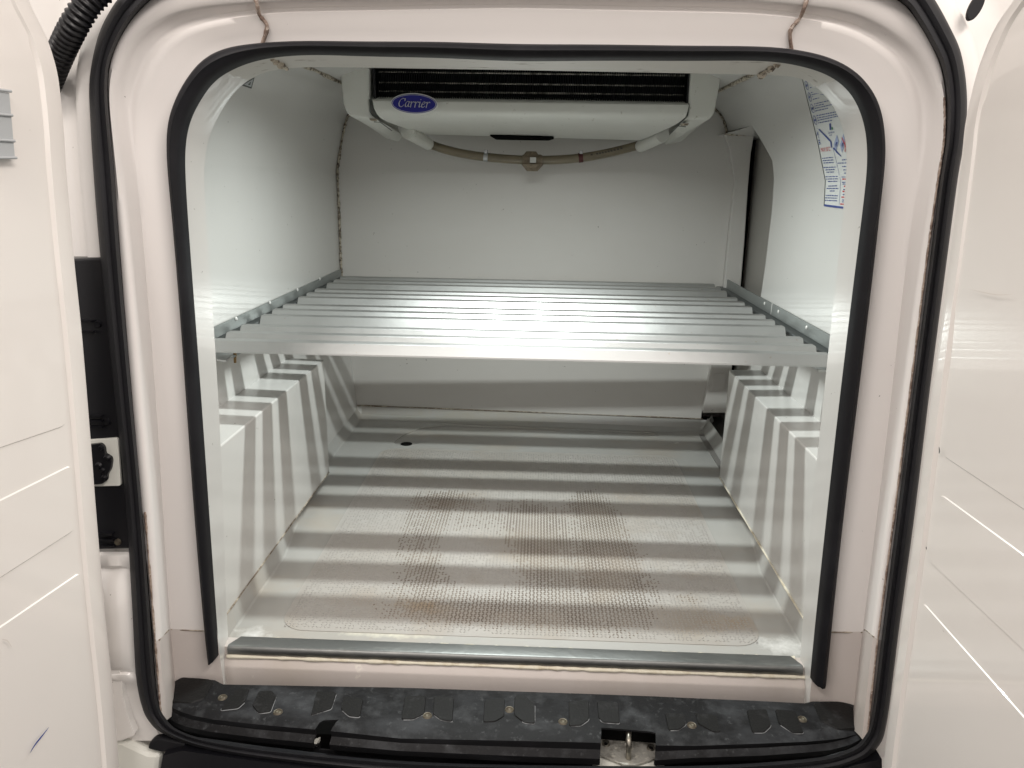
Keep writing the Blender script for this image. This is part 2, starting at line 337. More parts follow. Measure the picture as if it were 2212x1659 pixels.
# recess: door panel, its head, corner post
yp = 2.40
pz = lambda u, v: at(u, v, Y=yp)
hx = prof_lo[-1][0]
B().loft([[(hx, ycut(ZTOP)+.003, ZTOP), (.80, ycut(ZTOP)+.003, ZTOP-.02)], [(hx-.03, yb(.5), ZTOP-.012), (.80, yb(.5), ZTOP-.03)]]).obj('recess_head', M_grp, LIN)
B().box((.702, 2.2, 1.08), (.012, .36, .53)).obj('side_door_panel', M_greyd, LIN, bevel=.004)
post = [pz(1566, 287), pz(1629, 290), pz(1622, 330), pz(1616, 400), pz(1608, 520), pz(1600, 617), pz(1584, 760), pz(1572, 892), pz(1518, 892), pz(1542, 760), pz(1566, 600), pz(1578, 480), pz(1588, 388), pz(1578, 330)]
b = B(); k = len(post); b.prism(post, (.018, .12, 0)); b.obj('corner_post', M_back, LIN, bevel=.002)
q = [at(u, v, Y=yp-.003) for u, v in [(1542, 808), (1570, 806), (1566, 842), (1536, 846)]]
B().prism(q, (0, .004, 0)).obj('cover_plate', M_back, LIN, bevel=.0012)
B().box((.687, 2.475, 1.14), (.045, .012, .46)).obj('recess_gap_shade', M_shade, LIN)  # black box puts the shade of the gap into colour
B().box((.74, 2.30, 1.575), (.12, .30, .004)).obj('recess_roof', M_grp, LIN)

# ---- floor pan with upstand, wheel boxes
bxL, bxR = -.512, .543
def floor_section(y):
    # inner crease and seam on each side
    if y < 1.9: cl, sl_, cr, sr = -.503, bxL, .533, bxR
    else: cl, sl_, cr, sr = -.560, -.580, .595, .612
    return cl, sl_, cr, sr
b = B()
rows = []
for y in (1.128, 1.30, 1.5, 1.9, 1.9001, 2.2, 2.44):
    cl, s_, cr, sr = floor_section(y)
    rows.append([np.array(p) for p in [(s_-.004, y, .645), (s_, y, .635), (cl, y, ZF+.002), (cl+.004, y, ZF), (-.2, y, ZF), (.0, y, ZF), (.25, y, ZF), (cr-.004, y, ZF), (cr, y, ZF+.002), (sr, y, .635), (sr+.004, y, .645)]])
last = []
for p in rows[-1]: last.append(np.array([p[0], yb(p[0])-.012, max(p[2], .612)]))
last2 = [np.array([p[0], yb(p[0])-.004, max(p[2], .638)]) for p in rows[-1]]
rows2 = rows+[[np.array([p[0], yb(p[0])-.03, p[2]]) for p in rows[-1]], last, last2]
b.loft(rows2); fo = b.obj('floor', M_floor, LIN)
md = fo.modifiers.new('s', 'SOLIDIFY'); md.thickness = .02; md.offset = 1
dg = bpy.context.evaluated_depsgraph_get(); ev = fo.evaluated_get(dg)
zmin = min(v.co.z for v in ev.data.vertices)
if zmin > ZF-.01: md.offset = -1
apply_mods(fo)
# drain channel cut in the floor; a black disc paints the hole's shade
ch = [at(u, v, Z=ZF) for u, v in [(850, 955), (870, 940), (905, 925), (960, 917), (1400, 934), (1430, 940), (1395, 943), (960, 932), (925, 940), (905, 958), (880, 964), (858, 962)]]
cb = B().prism([p+np.array([0, 0, .05]) for p in ch], (0, 0, -.054)); cut(fo, cb.obj('cutter', M_shade))
dh = at(878, 960.5, Z=ZF-.004)
shade(fo, 18)
dg_ = B().disc(dh+np.array([0, 0, -.004]), (0, 0, 1), .0225, .0062, 24, .0205).obj('drain', M_floor, LIN, smooth=40)
B().disc(dh+np.array([0, 0, .0018]), (0, 0, 1), .0185, .0008, 24).obj('drain_hole_shade', M_shade, dg_)
# wheel boxes
def wheelbox(sx, xf, xt, xw, ztop, yend, bev):
    y0 = YF-.01
    prof = [(xf, .63), (xf, ztop), (xw+sx*.03, ztop+.003), (xw+sx*.03, .63)]
    b = B().loft([[np.array([x, y, z]) for x, z in prof] for y in (y0, 1.5, yend)], closed=True, cap=True)
    return b.obj('wheel_box', M_grp, LIN, smooth=20, bevel=.0028)
wheelbox(-1, bxL, bxL, -.600, .946, 1.912, .004)['label'] = 'left wheel arch box'
wheelbox(1, bxR, bxR, .622, .934, 1.955, .004)['label'] = 'right wheel arch box'
B().box((.67, 2.24, .60), (.09, .36, .004)).obj('recess_step', M_step2, LIN)
# thin seams where boxes meet the floor upstand
def ribbon(name, pts, r, m, parent, n=6, jitter=0):
    P = crom(pts, 6); rr = [r*(1+jitter*random.uniform(-1, 1)) for _ in P]
    return B().tube(P, rr, n).obj(name, m, parent, smooth=60)
ribbon('floor_seam', [(bxL+.001, 1.16, .636), (bxL+.001, 1.5, .636), (bxL+.001, 1.905, .636)], .0016, M_seam, LIN, jitter=.5)
ribbon('floor_seam', [(bxR-.001, 1.16, .636), (bxR-.001, 1.5, .636), (bxR-.001, 1.95, .636)], .0018, M_caulk, LIN, jitter=.5)
ribbon('floor_seam', [(-.578, yb(-.57)-.003, .641), (0, yb(0)-.003, .641), (.60, yb(.6)-.003, .641)], .0022, M_seam, LIN, jitter=.6)
# dirty sealant beads
ribbon('sealant_bead', [np.array([x+.004, yb(x)-.004, z]) for x, z in profL if z > 1.06], .0040, M_seal, LIN, jitter=.45)
ribbon('sealant_bead', [np.array([x-.004, yb(x)-.004, z]) for x, z in profR if z > ZTOP-.03], .0036, M_seal, LIN, jitter=.45)
ribbon('ceiling_sealant', [(-.480, y, 1.638) for y in (1.16, 1.4, 1.7, 2.0, 2.48)], .0056, M_seal, LIN, jitter=.4)
ribbon('ceiling_sealant', [(.500, y, 1.638) for y in (1.16, 1.4, 1.7, 2.0, 2.44)], .0055, M_seal, LIN, jitter=.4)
hp = [at(u, v, Y=yp-.002) for u, v in [(1566, 289), (1600, 291), (1628, 290)]]
ribbon('post_sealant', hp, .0035, M_seal, LIN, jitter=.4)

# ---- sill: moulding between the jamb feet, metal edge strip
def sillrow(pxs, **k): return [at(u, v, **k) for u, v in pxs]
us = np.linspace(0, 1, 25)
def edge_line(a, b_, c_): # quadratic through three image points
    return [(1-t)*(1-2*t)*np.array(a)+4*t*(1-t)*np.array(b_)+t*(2*t-1)*np.array(c_) for t in us]
L_top = edge_line((452, 1384), (1100, 1408), (1790, 1428))
def yz(u0, u1, y, z): return [np.array([u0+(u1-u0)*t, y, z]) for t in us]
x0, x1 = -.487, .520
prof = [(1.20, .600), (1.155, .601), (1.150, .606), (1.075, .607), (1.071, .603), (1.071, .583), (1.066, .578), (1.058, .577), (1.055, .573), (1.055, .54)]
prof = [(1.155, .600), (1.110, .606), (1.078, .606), (1.074, .603), (1.074, .628), ]
strip_top_r = [at(u, v, Z=.634) for u, v in [(503,1376),(864,1386),(1440,1404),(1718,1417)]]
strip_fold = [at(u, v, Z=.634) for u, v in [(489,1399),(864,1408),(1382,1425),(1734,1438)]]
yr = np.mean([p[1] for p in strip_top_r]); yf = np.mean([p[1] for p in strip_fold])
zs_b = at(864, 1425, Y=yf)[2]
zr_ = at(864, 1450, Y=yf-.006)[2]; zb_ = at(864, 1488, Y=yf-.006)[2]
prof = [(yr+.016, ZF-.004), (yr+.010, ZF+.004), (yr+.004, .628), (yf+.002, .631), (yf+.001, zs_b-.006), (yf-.002, zs_b-.010), (yf-.003, zr_+.006), (yf-.008, zr_), (yf-.009, zr_-.004), (yf-.008, zb_), (yf-.008, zb_-.06)]
SILL.loft([[np.array([x, y, z]) for x in np.linspace(-.502, .532, 30)] for y, z in prof])
so = SILL.obj('sill_moulding', M_sill, LIN, smooth=45)
sx0 = strip_fold[0][0]; sx1 = strip_fold[-1][0]
sp = [(yr, .6335), (yf+.003, .6345), (yf-.0005, .6335), (yf-.003, .630), (yf-.003, zs_b+.002), (yf-.001, zs_b), (yf+.004, zs_b), (yf+.004, .629), (yr, .629)]
b = B(); st = []
for x, e in [(sx0+.010, .55), (sx0+.003, .9), (sx0, 1)]+[(x, 1) for x in np.linspace(sx0+.05, sx1-.05, 12)]+[(sx1, 1), (sx1-.003, .9), (sx1-.010, .55)]: st.append((x, e))
st = [(sx0, 1)]+[(x, 1) for x in np.linspace(sx0+.02, sx1-.02, 16)]+[(sx1, 1)]
rows = [[np.array([x+(.012 if (i in (0, 8) and k == 0) else -.012 if (i in (0, 8) and k == len(st)-1) else 0), y, z]) for i, (y, z) in enumerate(sp)] for k, (x, e) in enumerate(st)]
b.loft(rows, closed=True, cap=True); b.obj('edge_strip', M_strip, LIN, smooth=50)
ribbon('strip_caulk', [(x, yf-.002, zs_b-.004) for x in np.linspace(sx0-.002, sx1+.004, 16)], .0034, M_caulk, LIN, jitter=.3)
ribbon('strip_caulk', [(x, yr+.001, .6285) for x in np.linspace(sx0+.012, sx1-.004, 16)], .0032, M_caulk, LIN, jitter=.5)
# joints of the surround: brown top joints, joint to the sill moulding
def ljoint(name, j, r, m, rws, jit=.3):
    ribbon(name, [q[j] for q in rws], r, m, LIN, jitter=jit)
kl = int(13.6*NS); 
def nearest(c, u): return int(np.argmin([abs(p[0]-u)+(1e3 if p[1] > 300 else 0) for p in c]))
for us_ in ([(540, c0), (549, c1), (558, c2), (563, c2), (566, c3)], [(1757, c0), (1742, c1), (1722, c2), (1713, c2), (1708, c3)]):
    pts = []
    for k, (u, cc) in enumerate(us_):
        rr = [r0, r1, r2, midrow(r2, r3, .4), r3][k]; j = nearest(cc, u); pts.append(rr[j]+np.array([0, -.002, 0]))
    ribbon('joint_sealant', pts, .0026, M_seal2, LIN, jitter=.2)
    j4 = nearest(c4, us_[-1][0]+(15 if us_[-1][0] < 1000 else -25)); j5 = nearest(c5, us_[-1][0]+(52 if us_[-1][0] < 1000 else -70))
    ribbon('joint_sealant', [r4[j4]+np.array([0, .012, -.001]), .5*(r4[j4]+r5[j5])+np.array([0, 0, -.001]), r5[j5]+np.array([0, 0, -.002])], .004, M_seal, LIN, jitter=.5)
for j in (J0, n-J0-1):
    ribbon('lower_joint', [r[j]+np.array([0, -.0015, 0]) for r in (r1, midrow(r1, r2, .45, .012), r2, midrow(r2, r3, .5), r3)], .0010, M_seam, LIN, jitter=.4)
ribbon('rim_sealant', [fl(*(.65*np.array(a)+.35*np.array(q)), -.002) for a, q in zip(crom(S0[31:], 3), crom(S1[31:], 3))], .0014, M_seal2, LIN, jitter=.25)
ribbon('rim_sealant', [fl(*(.75*np.array(a)+.25*np.array(q)), -.001) for a, q in zip(crom(S0[:3], 3), crom(S1[:3], 3))], .0014, M_seal2, LIN, jitter=.5)

# ---- chequered tread on the floor
mx0, mx1, my0, my1 = -.425, .465, 1.222, 2.20
b = B(); cr_ = .05
outl = []
for cx_, cy_, a0 in ((mx0+cr_, my0+cr_, 180), (mx1-cr_, my0+cr_, 270), (mx1-cr_, my1-cr_, 0), (mx0+cr_, my1-cr_, 90)):
    for k in range(7):
        a = math.radians(a0+k*15); outl.append((cx_+cr_*math.cos(a), cy_+cr_*math.sin(a), ZF+.0002))
b.prism(outl, (0, 0, .0010)); b.obj('tread_panel', M_mat, LIN)
PATCH = []                                        # worn, dirty patches (x, y, rx, ry) read off the photograph
for (u, v, ru, rv) in [(930, 1310, 130, 45), (1330, 1330, 85, 60), (960, 1110, 95, 40), (1290, 1120, 45, 60), (1320, 1220, 85, 60), (1160, 1200, 60, 45), (1180, 1280, 60, 45), (690, 1150, 22, 50), (650, 1245, 18, 25), (1060, 1310, 90, 30), (1180, 1340, 95, 25), (1490, 1295, 32, 14), (900, 1180, 45, 60), (1130, 1120, 70, 40), (735, 1100, 20, 25), (960, 1075, 70, 14), (1260, 1085, 30, 20), (930, 1240, 50, 40), (1310, 1160, 50, 60), (1165, 1150, 50, 50), (1050, 1330, 160, 14), (640, 1285, 12, 14), (1345, 1280, 60, 40)]:
    p = at(u, v, Z=ZF); px_ = at(u+ru, v, Z=ZF); py_ = at(u, v-rv, Z=ZF); PATCH.append((p[0], p[1], abs(px_[0]-p[0]), abs(py_[1]-p[1])))
P_ = np.array(PATCH)
pitch = .0074
tv, tf, dv, df = [], [], [], []
ix = np.arange(mx0+.012, mx1-.012, pitch); iy = np.arange(my0+.012, my1-.012, pitch)
wig = rng.random((len(ix), len(iy)))
for i, x in enumerate(ix):
    colr = rng.random()
    for j, y in enumerate(iy):
        ang = math.radians(50 if (i+j) % 2 else -50); hl, hw = .0031, .00115
        d = ((x-P_[:, 0])/P_[:, 2])**2+((y-P_[:, 1])/P_[:, 3])**2
        dens_ = np.exp(-.75*d).sum(); dirty = dens_ > .60+1.15*wig[i, j]*(.25+.75*colr)
        if not dirty and wig[i, j] < .25: continue
        s = min(1.0, .62+.35*(dens_-.5)) if dirty else .8
        ca, sa = math.cos(ang), math.sin(ang); z0, z1 = ZF+.0015, ZF+.0026
        V, Fc = (dv, df) if dirty else (tv, tf); o_ = len(V)
        for (a, q, z, sh) in ((-1, -1, z0, 1), (1, -1, z0, 1), (1, 1, z0, 1), (-1, 1, z0, 1), (-1, -1, z1, .7), (1, -1, z1, .7), (1, 1, z1, .7), (-1, 1, z1, .7)):
            lx, ly = a*hl*s*sh, q*hw*s*sh; V.append((x+lx*ca-ly*sa, y+lx*sa+ly*ca, z))
        for q in ((4, 5, 6, 7), (0, 1, 5, 4), (1, 2, 6, 5), (2, 3, 7, 6), (3, 0, 4, 7)): Fc.append(tuple(o_+k for k in q))
def fast(name, V, Fc, m, parent):
    me = bpy.data.meshes.new(name); me.from_pydata(V, [], Fc); me.materials.append(m); o = bpy.data.objects.new(name, me); C.objects.link(o); link(o, parent); o['kind'] = 'stuff'; return o
fast('tread_pattern', tv, tf, M_tread, LIN); fast('worn_tread_pattern', dv, df, M_treadd, LIN)

# ------------------------------------------------------------------ van body round the doorway
OUT = [(273,1106),(245,830),(217,553),(202,367),(195,250),(193,190),(198,140),(212,80),(232,34),(262,-10),(310,-55),(390,-85),(600,-98),(1106,-95),(1650,-88),(1870,-78),(1950,-60),(1995,-30),(2019,0),(2052,60),(2076,117),(2088,200),(2085,290),(2069,383),(2046,553),(2009,836),(1976,1106),(1942,1356),(1916,1556),(1895,1615),(1850,1650),(1750,1672),(1487,1690),(1106,1685),(860,1674),(600,1645),(444,1619),(353,1585),(320,1555),(305,1520),(295,1470),(290,1406)]
INN = [(308,1106),(283,830),(260,553),(247,367),(236,250),(233,190),(237,140),(252,97),(275,55),(305,18),(350,-20),(420,-48),(610,-60),(1106,-57),(1640,-50),(1830,-38),(1900,-20),(1952,8),(1978,40),(2008,90),(2032,140),(2044,205),(2043,300),(2030,390),(2010,553),(1974,830),(1939,1106),(1907,1356),(1885,1530),(1868,1590),(1830,1620),(1740,1640),(1487,1655),(1106,1652),(862,1643),(600,1620),(450,1598),(385,1577),(356,1550),(342,1515),(336,1470),(331,1406)]
co, ci = crom(OUT, 6, True), crom(INN, 6, True)
rows = []
for t, dy in ((-.02, .012), (0, -.006), (.10, -.018), (.30, -.0235), (.50, -.021), (.56, -.0185), (.62, -.0190), (.80, -.0205), (.95, -.010), (1.02, .012)):
    rows.append([fl(*(a*(1-t)+q*t), dy) for a, q in zip(co, ci)])
b = B().loft(rows, closed=True, close_rows=True); b.obj('doorway_seal', M_rubd, VAN, smooth=60)
# painted flange and pillars outside the seal
O3d = np.array([fl(*p, .006) for p in co]); I3d = np.array([fl(*(a*.5+q*.5), .008) for a, q in zip(co, ci)])
cen = np.array([.01, 0, 1.08]); nrm = []
for i in range(len(O3d)):
    t = O3d[(i+1) % len(O3d)]-O3d[i-1]; nn = np.array([-t[2], 0, t[0]]); nn /= np.linalg.norm(nn)
    if np.dot(nn, O3d[i]-cen) < 0: nn = -nn
    nrm.append(nn)
nrm = np.array(nrm)
rows = [I3d, O3d]
for d, dy in ((.012, .002), (.020, .004), (.030, .020), (.055, .030), (.075, .026), (.10, .012), (.16, .006), (.26, .03), (.30, .2)):
    rows.append(O3d+nrm*d+np.array([0, dy, 0]))
b = B().loft([list(r) for r in rows], closed=True); b.obj('body', M_paint, VAN, smooth=60)

# outer skin of the load bay, unseen; added to block light leaks
sk = [(-.86, .34), (-.86, 1.45), (-.78, 1.76), (-.6, 1.86), (.62, 1.86), (.80, 1.76), (.88, 1.45), (.88, .34)]
B().loft([[np.array([x, y, z]) for x, z in sk] for y in (1.22, 2.0, 3.2)], closed=True).obj('body_side', M_paint, VAN, smooth=40)
B().prism([(x, 3.2, z) for x, z in sk], (0, .01, 0)).obj('cab_wall', M_paint, VAN)
# ---- rear doors
def unit(v): v = np.array(v, float); return v/np.linalg.norm(v)
def door(px, p0, dvec, wvec, out, label):
    dvec, wvec = unit(dvec), unit(wvec); nn = unit(np.cross(dvec, wvec))
    E = crom(px, 6); P = [atp(u, v, p0, nn) for u, v in E]
    if np.dot(nn, out) < 0: nn = -nn               # nn points to the outer skin
    rows = [[p+nn*.05 for p in P], [p+nn*.006+dvec*.001 for p in P], [p+nn*.001+dvec*.003 for p in P], [p+dvec*.010 for p in P]]
    rows += [[p+dvec*.026-nn*.0 for p in P], [p+dvec*.030+nn*.004 for p in P], [p+dvec*.60+nn*.004 for p in P], [p+dvec*.60+nn*.05 for p in P]]
    o = B().loft(rows).obj('rear_door', M_door, VAN, smooth=35); o['label'] = label
    return o, nn, dvec, wvec
Lpx = [(-10,-260),(35,-90),(72,10),(95,58),(111,93),(129,155),(138,222),(144,289),(149,369),(165,553),(182,720),(200,936),(213,1106),(230,1306),(247,1473),(257,1590),(262,1659),(276,1840)]
Lp0 = at(182, 720, Y=.945)
dl, nl, dvl, wl = door(Lpx, Lp0, (-.21, -.978, 0), (0, .1, 1), (-1, 0, 0), 'left rear door swung open')
Rpx = [(2330,-260),(2240,-80),(2185,0),(2144,62),(2113,135),(2094,202),(2080,271),(2072,345),(2046,553),(2009,836),(1976,1106),(1942,1356),(1918,1540),(1904,1659),(1888,1840)]
Rp0 = at(2046, 553, Y=.955)
dr, nr, dvr, wr = door(Rpx, Rp0, (.01, -1, 0), (0, .1, 1), (1, 0, 0), 'right rear door swung open')
def pad(dobj, pxs, p0, nn, h=.0022, rim=.002, name='pressing', m=None, off=-.004):
    base = [atp(u, v, p0-0*nn, nn)+nn*.004 for u, v in pxs]
    # chamfered raised field
    c_ = sum(base)/len(base); m_ = len(base); top = []
    for i, p in enumerate(base):
        a, q = base[i-1], base[(i+1) % m_]; e1, e2 = unit(p-a), unit(q-p)
        i1, i2 = np.cross(e1, nn), np.cross(e2, nn)
        if np.dot(i1, c_-p) < 0 and np.dot(i2, c_-p) < 0: i1, i2 = -i1, -i2
        elif np.dot(unit(i1+i2), c_-p) < 0: i1, i2 = -i1, -i2
        d = unit(i1+i2); top.append(p+d*rim/max(.35, np.dot(d, i1))-nn*h)
    return B().loft([base, top], closed=True, cap=True).obj(name, m or M_door, dobj, smooth=None)
def rnd(p, r=12):                                 # rounds the corners of an image polygon
    out = []; m_ = len(p)
    for i in range(m_):
        a, b_, c_ = np.array(p[i-1], float), np.array(p[i], float), np.array(p[(i+1) % m_], float)
        ra = min(r, np.linalg.norm(a-b_)*.45); rc = min(r, np.linalg.norm(c_-b_)*.45)
        A, C_ = b_+(a-b_)/np.linalg.norm(a-b_)*ra, b_+(c_-b_)/np.linalg.norm(c_-b_)*rc
        for t in (0, .25, .5, .75, 1): out.append((1-t)**2*A+2*t*(1-t)*b_+t*t*C_)
    return out
pad(dl, rnd([(148,920),(130,700),(95,300),(20,-300),(-120,-300),(-120,1012)], 14), Lp0, nl, h=.0014, rim=.0014)
pad(dl, rnd([(158,1004),(166,1146),(-120,1330),(-120,1142)], 12), Lp0, nl, h=.0015, rim=.0014)
pad(dl, rnd([(177,1236),(225,1750),(-120,1800),(-120,1440)], 12), Lp0, nl, h=.0015, rim=.0014)
pad(dr, rnd([(2031,985),(2048,790),(2072,480),(2110,240),(2200,40),(2400,-300),(2330,1185)], 14), Rp0, nr, h=.0014, rim=.0014)
pad(dr, rnd([(2026,1066),(2000,1212),(2330,1525),(2330,1290)], 12), Rp0, nr, h=.0013, rim=.0012)
pad(dr, rnd([(1988,1300),(1960,1640),(1950,1800),(2330,1800),(2330,1690)], 12), Rp0, nr, h=.0013, rim=.0011)
vp = pad(dl, [(-60,185),(15,196),(28,343),(-60,352)], Lp0, nl, h=.010, rim=.003, name='vent_plate', m=M_grey)
for (a, q) in (((-60,188),(15,198)), ((-60,243),(18,250)), ((-60,300),(23,305)), ((-60,341),(27,341))):
    p, r_ = [atp(*k, Lp0, nl)-nl*.007 for k in (a, q)]
    B().tube([p+.1*(r_-p), r_-.03*(r_-p)], .0016, 8).obj('ridge', M_grey, dl, smooth=60)
# pen stroke and scuffs on the doors
def streak(parent, pts, p0, nn, wd, m, lift=.0026):
    P = [atp(u, v, p0, nn)-nn*lift for u, v in crom(pts, 4)]
    L_, R_ = [], []
    for i, p in enumerate(P):
        t = unit(P[min(i+1, len(P)-1)]-P[max(i-1, 0)]); s = np.cross(t, nn); k = math.sin(math.pi*(i+.4)/(len(P)-.2))
        L_.append(p+s*wd*k); R_.append(p-s*wd*k)
    return B().loft([L_, R_]).obj('mark', m, parent)
streak(dl, [(61,1626),(72,1608),(88,1588),(102,1570)], Lp0, nl, .0012, M_ink)
streak(dl, [(0,1380),(12,1384),(22,1398)], Lp0, nl, .0007, M_scuff)
streak(dr, [(2031,965),(2032,974),(2031,980)], Rp0, nr, .0012, M_tri, .0015)
streak(dr, [(2003,1181),(2004,1187)], Rp0, nr, .0012, M_tri, .0015)
streak(dr, [(2100,625),(2130,632),(2160,637),(2190,636)], Rp0, nr, .0006, M_scuff)

# ---- left pillar: black lamp cover, catch, lower panel, corrugated conduit; right pillar: plug
pc = [fl(u, v, -.002) for u, v in [(120,560),(222,556),(232,640),(252,830),(270,1000),(286,1186),(120,1190)]]
pco = B().prism(pc, (0, .05, 0)).obj('lamp_cover', M_blk, VAN, bevel=.003)
for u, v in ((213, 700), (233, 911), (256, 1170)):
    B().disc(fl(u, v, -.001), (0, -1, 0), .0052, .004, 12, .004).obj('screw', M_blk if v < 1100 else M_screw, pco, smooth=40)
for v0 in (693, 716, 898, 908, 921, 1152, 1164, 1178):
    uu = 188+(v0-693)*.096
    a, q = fl(uu-18, v0, -.004), fl(uu+14, v0, -.004)
    B().box((a+q)/2, (abs(q[0]-a[0])/2, .005, .0014)).obj('rib', M_blk, pco)
ct = B().prism([fl(u, v, -.006) for u, v in rnd([(170,952),(254,946),(261,1050),(170,1052)], 6)], (0, .01, 0)).obj('catch_plate', M_bar, VAN, bevel=.001)
mech = [(178,960),(222,955),(230,964),(231,978),(243,984),(246,992),(243,1012),(236,1022),(236,1034),(226,1042),(178,1046)]
me_ = B().prism([fl(u, v, -.006) for u, v in rnd(mech, 5)], (0, -.006, 0)).obj('door_catch', M_blk, VAN, bevel=.0015)
for u, v, rr in ((219, 967, .004), (226, 1032, .005), (232, 990, .006), (214, 1006, .006), (222, 1016, .005)):
    B().disc(fl(u, v, -.011), (0, -1, 0), rr, .004, 10, rr*.6).obj('bolt', M_blk, me_, smooth=40)
lowp = []
for (v, u0, u1, bulge) in ((1192, 195, 285, .006), (1200, 195, 286, .016), (1222, 195, 287, .018), (1228, 195, 287, .010), (1236, 195, 287, .012), (1262, 195, 288, .024), (1330, 200, 291, .028), (1400, 205, 294, .026), (1440, 208, 296, .022), (1452, 208, 298, .014), (1458, 208, 299, .018), (1470, 208, 300, .018), (1476, 208, 301, .010), (1500, 212, 305, .006), (1545, 215, 315, .004), (1600, 230, 345, .0)):
    row = []
    for k in range(9):
        t = k/8; u = u0+(u1-u0)*t; row.append(fl(u+6*t, v, .004-bulge*math.sin(math.pi*(.1+.85*t))))
    lowp.append(row)
B().loft(lowp).obj('pillar_panel', M_paint, VAN, smooth=50)
hinge = [(215,1398),(240,1418),(256,1440),(264,1480),(266,1505),(280,1560),(292,1588),(262,1600),(240,1602),(215,1600)]
B().prism([fl(u, v, -.012) for u, v in rnd(hinge, 5)], (0, .012, 0)).obj('hinge_cover', M_paint, VAN, bevel=.003)
bc = [(225,1600),(262,1598),(292,1612),(320,1625),(347,1626),(340,1700),(225,1720)]
B().prism([fl(u, v, -.006) for u, v in bc], (0, .02, -.004)).obj('bumper_corner', M_bar, VAN, bevel=.008)
rb = [(318,1618),(322,1606),(332,1597),(346,1595),(400,1606),(400,1628),(345,1625)]
B().prism([fl(u, v, -.008) for u, v in rb], (0, .012, 0)).obj('corner_rubber', M_rub, VAN, bevel=.003)
bb = [fl(u, v, -.02) for u, v in [(352,1632),(395,1622),(560,1645),(860,1680),(1106,1692),(1487,1696),(1760,1678),(1850,1652),(1905,1640),(1910,1900),(300,1900)]]
B().prism(bb, (0, .03, 0)).obj('bumper_skin', M_blk, VAN)
# corrugated wiring conduit
path = crom([fl(228, -30, -.03), fl(190, 8, -.035), fl(160, 55, -.03), fl(132, 112, -.01), fl(100, 190, .02)], 90)
seglen = np.cumsum([0]+[np.linalg.norm(path[i+1]-path[i]) for i in range(len(path)-1)])
B().tube(path, [.0155+.0013*math.sin(2*math.pi*s/.0072) for s in seglen], 16).obj('wiring_conduit', M_blk, VAN, smooth=60)
pl = fl(2104, 18, -.004); b = B()
pr = [fl(2104+18*math.cos(a)*math.cos(.35)-30*math.sin(a)*-math.sin(.35)*-1, 16+30*math.sin(a)+18*math.cos(a)*-.35, -.002) for a in np.linspace(0, 2*math.pi, 20, endpoint=False)]
b.prism(pr, (0, -.006, 0)); b.obj('rubber_plug', M_rub, VAN, bevel=.003)

# ---- bumper step
ST = [((345,1522),(345,1524),(341,1528)),((368,1482),(366,1520),(352,1548)),((393,1466),(392,1533),(375,1566)),((430,1468),(418,1541),(400,1577)),((462,1472),(460,1549),(450,1588)),((480,1481),(548,1559),(548,1601)),((700,1485),(705,1573),(705,1617)),((864,1488),(864,1590),(864,1630)),((1106,1496),(1106,1595),(1106,1643)),((1281,1502),(1281,1599),(1281,1650)),((1416,1507),(1419,1605),(1416,1652)),((1500,1511),(1500,1606),(1487,1645)),((1643,1517),(1643,1601),(1643,1640)),((1740,1522),(1740,1597),(1740,1632)),((1757,1518),(1790,1593),(1790,1627)),((1825,1518),(1825,1588),(1840,1612)),((1848,1526),(1852,1580),(1862,1597)),((1882,1583),(1880,1586),(1877,1592))]
ZT_ = .605
def lin(seq, n_=4):
    s = np.array(seq, float); o_ = []
    for i in range(len(s)-1):
        for k in range(n_): o_.append(s[i]+(s[i+1]-s[i])*k/n_)
    return o_+[s[-1]]
bk, fd, lp = [lin([s[i] for s in ST]) for i in range(3)]
K = [at(u, v, Z=ZT_) for u, v in bk]; Fd = [at(u, v, Z=ZT_) for u, v in fd]
Lp = [at(u, v, Y=f[1]-.005) for (u, v), f in zip(lp, Fd)]
rows = [[p+np.array([0, .004, -.012]) for p in K], [p+np.array([0, .002, -.001]) for p in K], [p+np.array([0, -.001, .0]) for p in K], midrow(K, Fd, .5), midrow(K, Fd, .86, 0), [p+np.array([0, 0, -.004]) for p in Fd],
        [p*.55+q*.45+np.array([0, .004, 0]) for p, q in zip(Fd, Lp)], [p*.3+q*.7+np.array([0, -.003, 0]) for p, q in zip(Fd, Lp)], Lp, [p+np.array([0, .012, -.004]) for p in Lp], [p+np.array([0, .014, -.05]) for p in Lp]]
step = B().loft([r[2:-2] for r in rows]).obj('bumper_step', M_step, VAN)
md = step.modifiers.new('s', 'SOLIDIFY'); md.thickness = .003; md.offset = 0; apply_mods(step)
rec = [at(u, v, Z=ZT_) for u, v in [(1299,1574),(1310,1574),(1405,1582),(1416,1585),(1420,1680),(1296,1672)]]
cut(step, B().prism([p+np.array([0, 0, .03]) for p in rec], (0, 0, -.20)).obj('cutter', M_shade))
tear = [at(u, v, Z=ZT_) for u, v in [(663,1598),(670,1582),(690,1562),(700,1558),(732,1556),(718,1570),(704,1590),(694,1605),(675,1606)]]
cut(step, B().prism([p+np.array([0, 0, .03]) for p in tear], (0, 0, -.075)).obj('cutter', M_shade))
shade(step, 35)
step.data.materials.append(M_blk2)
for f_ in step.data.polygons:
    if abs(f_.normal.z) < .6: f_.material_index = len(step.data.materials)-1
B().box((.0, 1.02, .53), (.5, .05, .004)).obj('step_cavity_shade', M_shade, VAN)  # black plate gives the hollow under the step its shade by colour
tw = [at(u, v, Z=.572) for u, v in [(660,1603),(692,1592),(684,1606),(668,1608)]]
B().prism(tw, (0, 0, -.006)).obj('torn_lining', M_bar, VAN)
def zA(l): return [(288+.2604*x, 1325+.2604*y) for x, y in l]
def zB(l): return [(864+.2604*x, 1325+.2604*y) for x, y in l]
def zC(l): return [(1382.5+.2604*x, 1325+.2604*y) for x, y in l]
